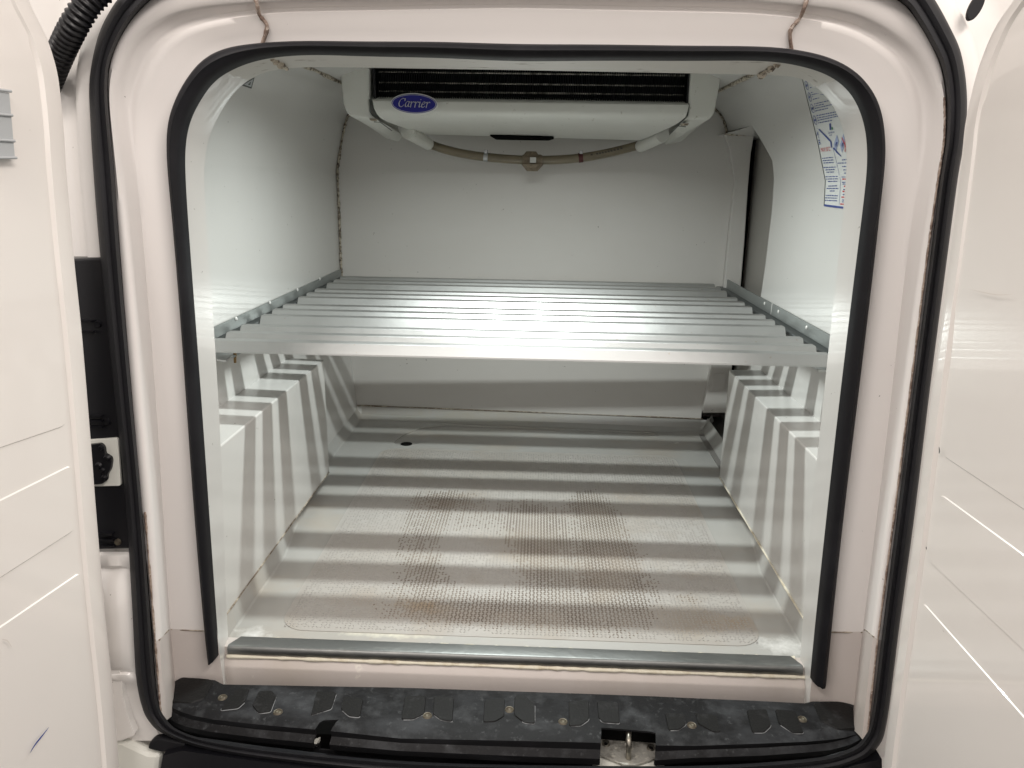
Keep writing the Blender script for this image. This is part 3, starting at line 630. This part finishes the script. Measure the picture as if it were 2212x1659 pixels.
PADS = [zA([(855,635),(965,625),(930,740),(870,795),(720,812),(770,740)]), zA([(1040,650),(1150,645),(1190,690),(1140,825),(1040,838),(985,770)]), zA([(1520,650),(1690,660),(1645,800),(1470,855)]), zA([(1750,690),(1910,710),(1880,870),(1790,862),(1720,800)]),
        zB([(40,690),(215,690),(205,840),(110,888),(10,888)]), zB([(285,690),(450,700),(435,908),(340,892),(270,840)]), zB([(700,725),(870,705),(865,860),(790,905),(690,910)]), zB([(950,690),(1040,690),(1120,760),(1120,925),(1030,915),(945,850)]), zB([(1400,735),(1565,720),(1570,890),(1500,940),(1400,942)]), zB([(1635,730),(1810,740),(1825,922),(1680,912),(1645,870)]),
        zC([(205,830),(375,840),(385,930),(320,975),(235,978)]), zC([(455,830),(635,850),(670,992),(610,992),(480,922)]), zC([(880,805),(1050,800),(1090,940),(1030,997),(930,997)]), zC([(1115,800),(1290,815),(1360,1003),(1270,1003),(1150,922)]),
        zA([(320,580),(400,535),(640,552),(672,572),(595,712),(480,752),(300,742)]), zC([(1432,750),(1715,750),(1775,795),(1805,965),(1640,972),(1495,900)])]
for i, q in enumerate(PADS):
    P = [at(u, v, Z=ZT_+.0012) for u, v in rnd(q, 5)]
    c_ = sum(P)/len(P); b = B()
    b.loft([P, [p+(c_-p)*.05+np.array([0, 0, .0022]) for p in P]], closed=True, cap=True); b.obj('grip_pad', M_pad, step, smooth=30)
    E = [p+np.array([0, 0, .0006]) for p in P]; k0 = int(len(E)*.45)
    ee = (E+E)[k0:k0+int(len(E)*.42)]
    if i not in (14, 15, 6, 11): B().tube(ee, .0006, 5).obj('chalk_line', M_dust, step)
for u, v in zA([(740,700),(1200,820)])+zB([(228,850),(908,800),(1352,900)])+zC([(430,930),(1345,880)]):
    p = at(u, v, Z=ZT_+.0014); b = B()
    ring = lambda r, z: [p+np.array([r*math.cos(a), r*math.sin(a), z]) for a in np.linspace(0, 2*math.pi, 16, endpoint=False)]
    b.loft([ring(.0075, 0), ring(.0065, .0016), ring(.0052, .0012), ring(.005, .0002), ring(.003, .0012), ring(.0012, .0002)], closed=True, cap=True); b.obj('screw', M_screw, step, smooth=40)
# latch striker in its recess
sp_ = [at(u, v, Z=.566) for u, v in [(1286,1596),(1430,1606),(1430,1632),(1372,1652),(1350,1652),(1286,1626)]]
stk = B().prism(sp_, (0, 0, -.004)).obj('striker_plate', M_galv, VAN, bevel=.001)
B().prism([at(u, v, Z=.560) for u, v in [(1280,1590),(1436,1598),(1436,1680),(1280,1675)]], (0, 0, -.004)).obj('recess_floor', M_bar, VAN)
B().prism([at(u, v, Z=.566) for u, v in [(1286,1596),(1430,1606),(1430,1598),(1286,1588)]], (0, 0, .036)).obj('recess_wall', M_shade, VAN)
a, q, t_ = at(1357, 1637, Z=.567), at(1356, 1600, Z=.567), at(1357, 1592, Z=.592)
B().tube(crom([a, a+np.array([0, 0, .022]), a+np.array([0, .008, .030]), q+np.array([0, -.006, .030]), q+np.array([0, 0, .022]), q], 6), .0042, 12).obj('striker_loop', M_steel, VAN, smooth=60)
for u, v in ((1309, 1607), (1406, 1616)):
    B().disc(at(u, v, Z=.566), (0, 0, 1), .0068, .004, 14, .005).obj('bolt', M_steel, stk, smooth=40)
    B().disc(at(u, v, Z=.5702), (0, 0, 1), .003, .0008, 6).obj('bolt_socket_shade', M_shade, stk)  # black disc on the head, painted as a shaded socket

# ------------------------------------------------------------------ shelf
SH = thing('slatted_shelf', 'aluminium slatted shelf spanning the cargo bay on two wall rails', 'shelf', (0, 1.9, 1.08))
ztop = 1.098
spos = [1.44, 1.517, 1.594, 1.715, 1.792, 1.869, 1.990, 2.066, 2.143, 2.268, 2.345, 2.425]
sp = [(.001, 0), (-.0205, 0), (-.0218, -.0008), (-.0345, -.0180), (-.0352, -.0210), (-.0320, -.0210), (-.0185, -.0035), (-.001, -.0030), (.0085, -.0205), (.0115, -.0205), (.0022, -.0008)]
sm = None
slat_me = None
for k, y in enumerate(spos):
    xl, xr = -.588, .590
    b = B().loft([[np.array([x, y+dy, ztop+dz]) for dy, dz in sp] for x in (xl, -.2, .2, xr)], closed=True, cap=True)
    o = b.obj('slat', M_alu, SH, smooth=8)
    o.location.z += random.uniform(-.0006, .0006)
def rail(sx, xw, z0, y0, y1, lab):
    prof = [(xw, z0+.036), (xw-sx*.003, z0+.036), (xw-sx*.004, z0+.010), (xw-sx*.006, z0+.006), (xw-sx*.012, z0+.003), (xw-sx*.030, z0), (xw-sx*.032, z0-.014), (xw-sx*.050, z0-.016), (xw-sx*.050, z0-.019), (xw, z0-.019)]
    r = B().loft([[np.array([x, y, z]) for x, z in prof] for y in (y0, y1)], closed=True, cap=True).obj('rail', M_rail, SH, smooth=25); r['label'] = lab
    return r
rl = rail(-1, XL+.001, 1.073, 1.46, yb(XL)-.01, 'left wall rail'); rr_ = rail(1, XR-.001, 1.079, 1.46, yb(XR)-.02, 'right wall rail')
for (zx, zy) in ((300, 543), (580, 410), (808, 302), (993, 213)):
    p = at((750+zx*.452)/1.736, (950+zy*.452)/1.736, X=XL+.005); B().disc(p, (1, 0, 0), .0048, .0022, 12, .003).obj('rivet', M_badge, rl, smooth=50)
for (zx, zy) in ((1035, 415), (1150, 483), (1383, 615)):
    p = at((2400+zx*.452)/1.736, (950+zy*.452)/1.736, X=XR-.005); B().disc(p, (-1, 0, 0), .0048, .0022, 12, .003).obj('rivet', M_badge, rr_, smooth=50)
p = at((2400+1095*.452)/1.736, (950+447*.452)/1.736, X=XR-.004); B().box((XR-.0042, p[1], 1.10), (.0012, .0012, .016)).obj('rail_joint', M_badge, rr_)
B().box((-.600, 1.98, 1.079), (.010, .51, .008)).obj('slat_channel', M_clip, rl, bevel=.002)
B().box((.612, 1.95, 1.081), (.012, .48, .008)).obj('slat_channel', M_clip, rr_, bevel=.002)
for pts in ([(466,763),(503,763),(488,779),(468,776)], [(1752,789),(1790,791),(1790,800),(1768,799)]):
    B().prism([at(u, v, Z=1.064) for u, v in pts], (0, 0, -.003)).obj('rail_foot', M_alu, SH)
tp = [at(u, v, Y=1.475) for u, v in [(504,762),(510,762),(510,784),(505,784)]]
B().prism(tp, (0, .002, 0)).obj('brown_tab', M_brown, SH)

# ------------------------------------------------------------------ cooling unit under the roof
EV = thing('cooling_unit', 'cream plastic evaporator cooling unit hanging under the roof, with black fins and blue oval badge', 'cooling unit', (0, 2.01, 1.67))
ye, yk = 2.01, 2.36
def zl(l): return [(691+.132*x, 103.7+.132*y) for x, y in l]
def zr(l): return [(1371+.132*x, 103.7+.132*y) for x, y in l]
def endcap(F, Bk, lab):
    f = [at(u, v, Y=ye) for u, v in F]; k = [at(u, v, Y=yk) for u, v in Bk]
    m1 = [p*.5+q*.5 for p, q in zip(f, k)]
    o = B().loft([f, m1, k], closed=True, cap=True).obj('end_cap', M_abs, EV, smooth=45, bevel=.006, seg=3); o['label'] = lab; return o
FL_ = [(732,112),(736,174),(741,222),(747,241),(757,252),(812,258),(801,246),(797,222),(797,112)]
BL_ = [(800,210),(803,240),(815,280),(835,300),(863,307),(873,290),(862,284),(858,270),(858,210)]
FR_ = [(1562,120),(1555,185),(1548,219),(1544,243),(1534,258),(1478,260),(1486,246),(1488,222),(1494,120)]
BR_ = [(1500,215),(1498,245),(1490,288),(1471,307),(1435,314),(1430,300),(1442,292),(1446,275),(1446,215)]
e1 = endcap(FL_, BL_, 'left end cap'); e2 = endcap(FR_, BR_, 'right end cap')
for e_, pts in ((e1, zl([(805,1158),(905,1158),(880,1190),(835,1190)])), (e2, zr([(795,1232),(890,1232),(865,1268),(818,1268)]))):
    P = [at(u, v, Y=ye-.004) for u, v in pts]; B().prism(P, (0, .05, .002)).obj('clip_slot', M_seam, e_)
def shadowline(e_, pts): 
    P = [at(u, v, Y=ye-.002+(.25*max(0, (v-250))/60)) for u, v in pts]; B().tube(P, .0011, 5).obj('panel_gap', M_tri, e_)
shadowline(e1, zl([(818,840),(822,1040),(860,1100),(905,1150)])); shadowline(e1, zl([(885,1210),(985,1212),(1180,1355)]))
shadowline(e2, zr([(885,905),(862,1110),(845,1150),(720,1270),(570,1418)])); shadowline(e2, zr([(715,1278),(835,1290)]))
# drip pan with front lip
def hrow(y, pl_, pr_, dz=0, k=14):
    a, q = at(*pl_, Y=y), at(*pr_, Y=y); return [a+(q-a)*t+np.array([0, 0, dz]) for t in np.linspace(0, 1, k)]
rows = [hrow(2.090, (818,203), (1478,214)), hrow(2.028, (803,212.5), (1489,222.5)), hrow(2.012, (803,214), (1489,224)), hrow(2.006, (805,218), (1488,227)), hrow(2.003, (808,234), (1485,242)), hrow(2.008, (814,246), (1480,254)), hrow(2.022, (822,255), (1470,262)), hrow(2.060, (836,263), (1456,271)), hrow(2.240, (893,284), (1402,296)), hrow(2.290, (905,287), (1392,300)), hrow(2.300, (915,290), (1382,303)), hrow(2.330, (920,284), (1376,297)), hrow(2.360, (930,286), (1372,299)), hrow(2.380, (930,215), (1372,228))]
B().loft(rows).obj('drip_pan', M_abs, EV, smooth=40)
# closing shell behind the coil
B().box((.005, 2.28, 1.62), (.39, .10, .05)).obj('fan_housing', M_abs, EV, bevel=.01)
# coil: fins, tubes, side plates
zc0 = at(1106, 222, Y=2.04)[2]-.012; zc1 = 1.682
xa, xb = at(818, 180, Y=2.045)[0], at(1478, 190, Y=2.045)[0]
B().box(((xa+xb)/2, 2.09, (zc0+zc1)/2), ((xb-xa)/2+.03, .012, (zc1-zc0)/2)).obj('coil_back', M_shade, EV)  # black sheet paints the shade behind the fins
fv, ff = [], []
xs = np.arange(xa, xb, .0044)
bf = B()
for x in xs:
    j = random.uniform(-.0005, .0005); bf.box((x+j, 2.057, (zc0+zc1)/2), (.0005, .016, (zc1-zc0)/2-.002))
o = fast('fins', [tuple(v) for v in bf.v], bf.f, M_fin, EV)
for v in (158, 181, 200):
    z = at(1106, v, Y=2.045)[2]; B().tube([(xa, 2.051, z), (xb, 2.051, z)], .0026, 8).obj('coil_tube', M_tube, EV, smooth=60)
for xx in (xa-.006, xb+.006): B().box((xx, 2.05, (zc0+zc1)/2), (.003, .03, (zc1-zc0)/2)).obj('coil_side', M_blk, EV)
# slot and tail pieces under the pan
B().prism([at(u, v, Y=2.27) for u, v in rnd([(1057,293),(1190,297),(1198,300),(1185,304),(1072,302)], 3)], (0, .02, .006)).obj('outlet_slot_shade', M_shade, EV)  # solid black block, coloured as the shade of a slot
def spout(a, q, y0, y1, r0_, r1_):
    P = [at(*a, Y=y0), at(*((np.array(a)+np.array(q))/2), Y=(y0+y1)/2), at(*q, Y=y1)]
    return B().tube(P, [r0_, (r0_+r1_)/2, r1_], 16).obj('drain_spout', M_abs, EV, smooth=60, bevel=0)
spout((880, 284), (925, 311), 2.20, 2.37, .0195, .0175); spout((1432, 292), (1384, 316), 2.20, 2.37, .0195, .0175)
# badge
nb = np.array([0, -1, 0]); bc_ = (894.5, 224)
def ell(rx, ry, y, n_=40): return [at(bc_[0]+rx*math.cos(a), bc_[1]+ry*math.sin(a)+.035*rx*math.cos(a), Y=y) for a in np.linspace(0, 2*math.pi, n_, endpoint=False)]
bd = B().prism(ell(51, 23.2, 1.992), (0, .02, 0)).obj('badge', M_badge, EV, bevel=.0015)
B().prism(ell(48.6, 20.6, 1.9905), (0, .002, 0)).obj('badge_rim', M_blue, bd)
B().prism(ell(47.2, 19.4, 1.9895), (0, .001, 0)).obj('badge_line', M_badge, bd)
B().prism(ell(46.2, 18.6, 1.9887), (0, .0008, 0)).obj('badge_field', M_blue, bd)
def pen(strokes, place, nib=(.055, .020)):
    """broad-nib lettering: strokes in letter units -> one mesh"""
    b = B()
    for st_ in strokes:
        P = crom(st_, 5) if len(st_) > 2 else np.array(st_, float)
        A = [place(p[0]-nib[0], p[1]-nib[1]) for p in P]; Q = [place(p[0]+nib[0], p[1]+nib[1]) for p in P]
        b.loft([A, Q])
        for p in (P[0], P[-1]):                     # small round-off so thin strokes keep some weight
            b.add([place(p[0]-nib[0], p[1]-.045), place(p[0]+nib[0], p[1]-.03), place(p[0]+nib[0], p[1]+.045), place(p[0]-nib[0], p[1]+.03)], [(0, 1, 2, 3)])
        A = [place(p[0], p[1]-.035) for p in P]; Q = [place(p[0], p[1]+.035) for p in P]; b.loft([A, Q])
    return b
G = {'C': ([[(.72, .95), (.60, 1.0), (.42, 1.0), (.18, .80), (.08, .45), (.18, .12), (.38, .0), (.58, .06), (.72, .22)], [(.76, .74), (.76, 1.0)]], .86),
     'a': ([[(.46, .62), (.28, .68), (.10, .50), (.06, .22), (.16, .02), (.32, .10), (.46, .40)], [(.50, .66), (.44, .25), (.46, .04), (.58, .08)]], .62),
     'r': ([[(.04, .60), (.15, .66), (.15, .40), (.15, .0)], [(.15, .36), (.28, .60), (.40, .68), (.48, .60)]], .54),
     'i': ([[(.04, .60), (.15, .66), (.14, .30), (.15, .03), (.28, .08)], [(.18, .93), (.19, .96)]], .36),
     'e': ([[(.08, .34), (.30, .40), (.44, .52), (.40, .66), (.26, .68), (.10, .46), (.08, .20), (.20, .0), (.36, .03), (.48, .16)]], .56)}
strokes = []; xo = 0
for chh in 'Carrier':
    g, adv = G[chh]
    for s_ in g: strokes.append([(x+xo+.22*y, y) for x, y in s_])
    xo += adv
W_ = xo+.1; scl = 70.0/W_
def plc(x, y): return at(bc_[0]-35.5+x*scl, bc_[1]+7.5-y*scl*1.05+.035*(x*scl-35), Y=1.9879)
pen(strokes, plc).obj('badge_lettering', M_badge, bd)

# ------------------------------------------------------------------ drain hose
HO = thing('drain_hose', 'sagging brownish clear drain hose with a scaly tee fitting hung below the cooling unit', 'hose', (0, 2.385, 1.46))
hpx = [(922,309),(955,321),(1000,332),(1055,340),(1110,344.5),(1150,346),(1205,345),(1260,340),(1320,329),(1386,312)]
hp = crom([at(u, v, Y=2.385) for u, v in hpx], 10)
B().tube(hp, .0128, 16).obj('hose', M_hose, HO, smooth=60)
def hpt(u): return min(hp, key=lambda p: abs((RW@(p-CAM))[0]/(RW@(p-CAM))[2]*FPX+CX-u))
for u, m_ in ((1052, M_zinc), (1252, M_rust)):
    p = hpt(u); k = [i for i in range(len(hp)) if np.allclose(hp[i], p)][0]; t = unit(hp[k+1]-hp[k-1])
    cl = B().tube([p-t*.0065, p+t*.0065], .0140, 16).obj('hose_clamp', m_, HO, smooth=40)
    B().box(p+np.array([0, -.004, .016]), (.005, .007, .005)).obj('clamp_screw', M_zinc, cl, bevel=.001)
p = hpt(1150); te = B().tube([p-np.array([.030, 0, 0]), p-np.array([.024, 0, 0]), p, p+np.array([.024, 0, 0]), p+np.array([.030, 0, 0])], [.0145, .0165, .0165, .0165, .0145], 16).obj('tee_fitting', M_brass, HO, smooth=40)
B().disc(p+np.array([0, -.002, -.012]), (0, 0, -1), .034, .020, 18, .016).obj('valve_cap', M_brass, te, smooth=50)
B().disc(p+np.array([-.004, 0, .013]), (0, 0, 1), .024, .012, 14, .015).obj('valve_top', M_hosed if False else M_brass, te, smooth=50)
B().box(p+np.array([.002, -.018, .000]), (.009, .002, .008)).obj('label_patch', M_badge, te)
a = hpt(1265); 
for u in range(1280, 1345, 7):
    q = hpt(u); B().box(q+np.array([0, -.0116, .004]), (.0032, .001, .0022)).obj('hose_print', M_hosed, HO)

# ------------------------------------------------------------------ stickers
def wx(z): return float(np.interp(z, [q for _, q in profR], [x for x, _ in profR]))
def onw(u, v, lift=.0012):
    X = XR
    for _ in range(12):
        p = at(u, v, X=X); X = wx(min(max(p[2], .6), 1.635))
    p = at(u, v, X=X-lift); return p
IS = thing('instruction_sticker', 'printed washing instruction sheet in blue and red stuck high on the right side wall', 'sticker', tuple(onw(1800, 300)))
def quad_strip(name, pl_, pr_, m, lift, parent=IS):
    return B().loft([[onw(*p, lift) for p in pl_], [onw(*p, lift) for p in pr_]]).obj(name, m, parent)
def zi(x, y): return ((2980+x*.3133)/1.736, (280+y*.3133)/1.736)
lft = [zi(88, 38), zi(150, 300), zi(225, 600), zi(285, 860), zi(365, 1270), zi(350, 1570)]
rgt = [zi(400, 38), zi(640, 300), zi(800, 600), zi(860, 860), zi(880, 1270), zi(860, 1600)]
ln = lambda l: [np.array(l[i])*(1-t)+np.array(l[i+1])*t for i in range(len(l)-1) for t in (0, .25, .5, .75)]+[np.array(l[-1])]
quad_strip('sheet', ln(lft), ln(rgt), M_paper, .0012)
quad_strip('border', [p+np.array([-.5, 0]) for p in ln(lft)], [p+np.array([.8, 0]) for p in ln(lft)], M_tri, .0017)
dv_ = ln([zi(452, 860), zi(500, 1050), zi(548, 1270), zi(530, 1560)])
quad_strip('border', dv_, [p+np.array([.5, 0]) for p in dv_], M_ink, .0017)
bl = [np.array(zi(350, 1550))*(1-t)+np.array(zi(860, 1615))*t for t in np.linspace(0, 1, 6)]
quad_strip('bottom_rule', bl, [p+np.array([0, 4.4]) for p in bl], M_ink, .0017)
def textline(x0_, y0_, x1_, y1_, m, h=11, name='print'):
    b = B(); x = 0.0; L_ = math.hypot(x1_-x0_, y1_-y0_); rnd_ = random.Random(int(x0_*7+y0_*13))
    while x < L_:
        ww = rnd_.uniform(9, 34); ww = min(ww, L_-x)
        t0, t1 = x/L_, (x+ww)/L_
        a, q = (x0_+(x1_-x0_)*t0, y0_+(y1_-y0_)*t0), (x0_+(x1_-x0_)*t1, y0_+(y1_-y0_)*t1)
        b.add([onw(*zi(a[0], a[1]-h*.5), .0018), onw(*zi(q[0], q[1]-h*.5), .0018), onw(*zi(q[0], q[1]+h*.5), .0018), onw(*zi(a[0], a[1]+h*.5), .0018)], [(0, 1, 2, 3)])
        x += ww+rnd_.uniform(4, 7)
    return b.v, b.f
TB, TR = B(), B()
LNS = [(168,92,195,80),(178,120,225,100),(178,135,240,115),(182,158,258,128),
 (195,215,320,180),(203,240,345,205),(212,262,370,230),(218,296,386,250),
 (232,352,432,305),(238,376,350,352),(243,404,468,352),(246,436,400,400),
 (260,492,520,440),(268,520,524,470),(275,548,545,490),(282,578,452,545),
 (330,1002,460,990),(336,1030,466,1020),(345,1058,468,1050),(343,1112,495,1106),(368,1140,480,1135),(382,1168,476,1164),
 (368,1222,515,1218),(376,1250,518,1246),(398,1278,508,1276),(398,1334,510,1330),(382,1362,522,1362),(420,1392,476,1392),
 (370,1444,515,1450),(364,1474,508,1478),(362,1504,512,1510),
 (565,1022,640,1012),(515,1060,640,1055),(568,1100,640,1098),(582,1140,640,1138),(592,1178,640,1180),(562,1225,640,1225),(566,1288,636,1290),(572,1308,636,1310),(580,1374,630,1376),(575,1436,630,1438),(566,1500,622,1502),(566,1522,620,1524)]
for l in LNS: TB.add(*textline(*l, M_ink))
for l in [(570,1250,636,1252),(590,1336,634,1338),(572,1396,630,1400),(560,1465,626,1468),(545,1548,618,1552)]: TR.add(*textline(*l, M_red, 17))
TB.obj('text_lines', M_ink, IS)['kind'] = 'stuff'; TR.obj('red_text_lines', M_red, IS)['kind'] = 'stuff'
def poly(name, pts, m, parent=IS, lift=.0021):
    return B().add([onw(*zi(x, y), lift) for x, y in pts], [tuple(range(len(pts)))]).obj(name, m, parent)
poly('logo_bar', [(412,585),(432,582),(436,662),(418,665)], M_ink); poly('logo_bar', [(440,632),(455,628),(458,658),(442,660)], M_green)
def ringp(cx_, cy_, rx, ry, th, m, tilt=.25):
    A, Q = [], []
    for a in np.linspace(0, 2*math.pi, 25):
        A.append(onw(*zi(cx_+rx*math.cos(a)+tilt*ry*math.sin(a), cy_+ry*math.sin(a)), .002)); Q.append(onw(*zi(cx_+(rx-th)*math.cos(a)+tilt*ry*math.sin(a), cy_+(ry-th*1.4)*math.sin(a)), .002))
    B().loft([A, Q]).obj('language_ring', m, IS)
for cx_, cy_, ry in ((145, 130, 56), (180, 268, 56), (212, 405, 56), (243, 545, 56)):
    ringp(cx_, cy_, 19, ry, 5, M_ink); TBq = textline(cx_-9, cy_, cx_+9, cy_, M_ink, 26); B().add(*TBq).obj('print', M_ink, IS)
def wtext(body, x0_, y0_, x1_, hgt, m, name):
    cu = bpy.data.curves.new(name, 'FONT'); cu.body = body; tmp = bpy.data.objects.new(name, cu); C.objects.link(tmp)
    dg = bpy.context.evaluated_depsgraph_get(); me = bpy.data.meshes.new_from_object(tmp.evaluated_get(dg)); bpy.data.objects.remove(tmp)
    xs_ = [v.co.x for v in me.vertices]; mn, mx_ = min(xs_), max(xs_); ym = max(v.co.y for v in me.vertices)
    for v in me.vertices:
        t = (v.co.x-mn)/(mx_-mn); yy = v.co.y/ym*hgt
        v.co = Vector(onw(*zi(x0_+(x1_-x0_)*t, y0_-.12*(x1_-x0_)*t-yy), .0021))
    me.materials.clear(); me.materials.append(m); o = bpy.data.objects.new(name, me); C.objects.link(o); link(o, IS); return o
wtext('MAXI 50°C', 310, 925, 425, 52, M_red, 'heading'); wtext('Lamberet', 400, 706, 475, 26, M_ink, 'logo_lettering')
B().add(*textline(418, 726, 442, 722, M_ink, 12)).obj('print', M_ink, IS)
poly('spray_lance', [(284,658),(296,650),(420,775),(440,800),(446,850),(438,884),(430,850),(425,805),(408,790)], M_ink)
for a, q in (((290,660),(262,640)), ((280,672),(258,668)), ((278,680),(275,720)), ((275,690),(290,760)), ((270,690),(262,735))):
    poly('spray_line', [(a[0]-2, a[1]), (a[0]+2, a[1]), (q[0]+2, q[1]), (q[0]-2, q[1])], M_ink)
poly('figure', [(282,780),(300,776),(302,792),(285,796)], M_ink); poly('figure', [(288,806),(304,802),(308,820),(290,822)], M_ink); poly('figure', [(286,832),(318,824),(319,830),(287,838)], M_ink)
M_wash = mat('pale_blue_ink', (.34, .40, .58), .4)
poly('pictogram', [(465,840),(504,718),(528,800),(490,930)], M_wash); poly('pictogram', [(540,840),(585,705),(606,800),(565,935)], M_wash)
poly('pictogram_mark', [(485,845),(505,775),(515,815),(496,880)], M_ink); poly('pictogram_mark', [(560,845),(582,775),(592,815),(572,880)], M_ink)
poly('red_cross', [(558,755),(566,750),(630,890),(624,900)], M_red, lift=.0025); poly('red_cross', [(600,738),(608,740),(606,925),(598,925)], M_red, lift=.0028)
poly('lance_grip', [(455,880),(470,870),(520,930),(560,980),(548,978),(500,935)], M_ink); 
# small triangular warning sticker on the left wall
def onl(u, v, lift=.0012):
    X = XL
    for _ in range(12):
        p = at(u, v, X=X); X = float(np.interp(min(max(p[2], .6), 1.635), [q for _, q in profL], [x for x, _ in profL]))
    return at(u, v, X=X+lift)
WS = thing('warning_sticker', 'small black edged triangular warning sticker high on the left side wall', 'sticker', tuple(onl(527, 168)))
def zt(x, y): return (x*.3333, y*.3333)
B().add([onl(*zt(*p), .0012) for p in ((1560,552),(1650,502),(1630,575))], [(0, 1, 2)]).obj('triangle', M_tri, WS)
B().add([onl(*zt(*p), .0018) for p in ((1580,548),(1643,511),(1628,565))], [(0, 1, 2)]).obj('triangle_field', M_grey, WS)
B().add([onl(*zt(*p), .0022) for p in ((1611,538),(1626,529),(1622,551),(1609,551))], [(0, 1, 2, 3)]).obj('pictogram', M_tri, WS)

# ------------------------------------------------------------------ ground under the van
g = B().add([(-60, -60, 0), (60, -60, 0), (60, 60, 0), (-60, 60, 0)], [(0, 1, 2, 3)]).obj('ground', M_ground); g['kind'] = 'structure'
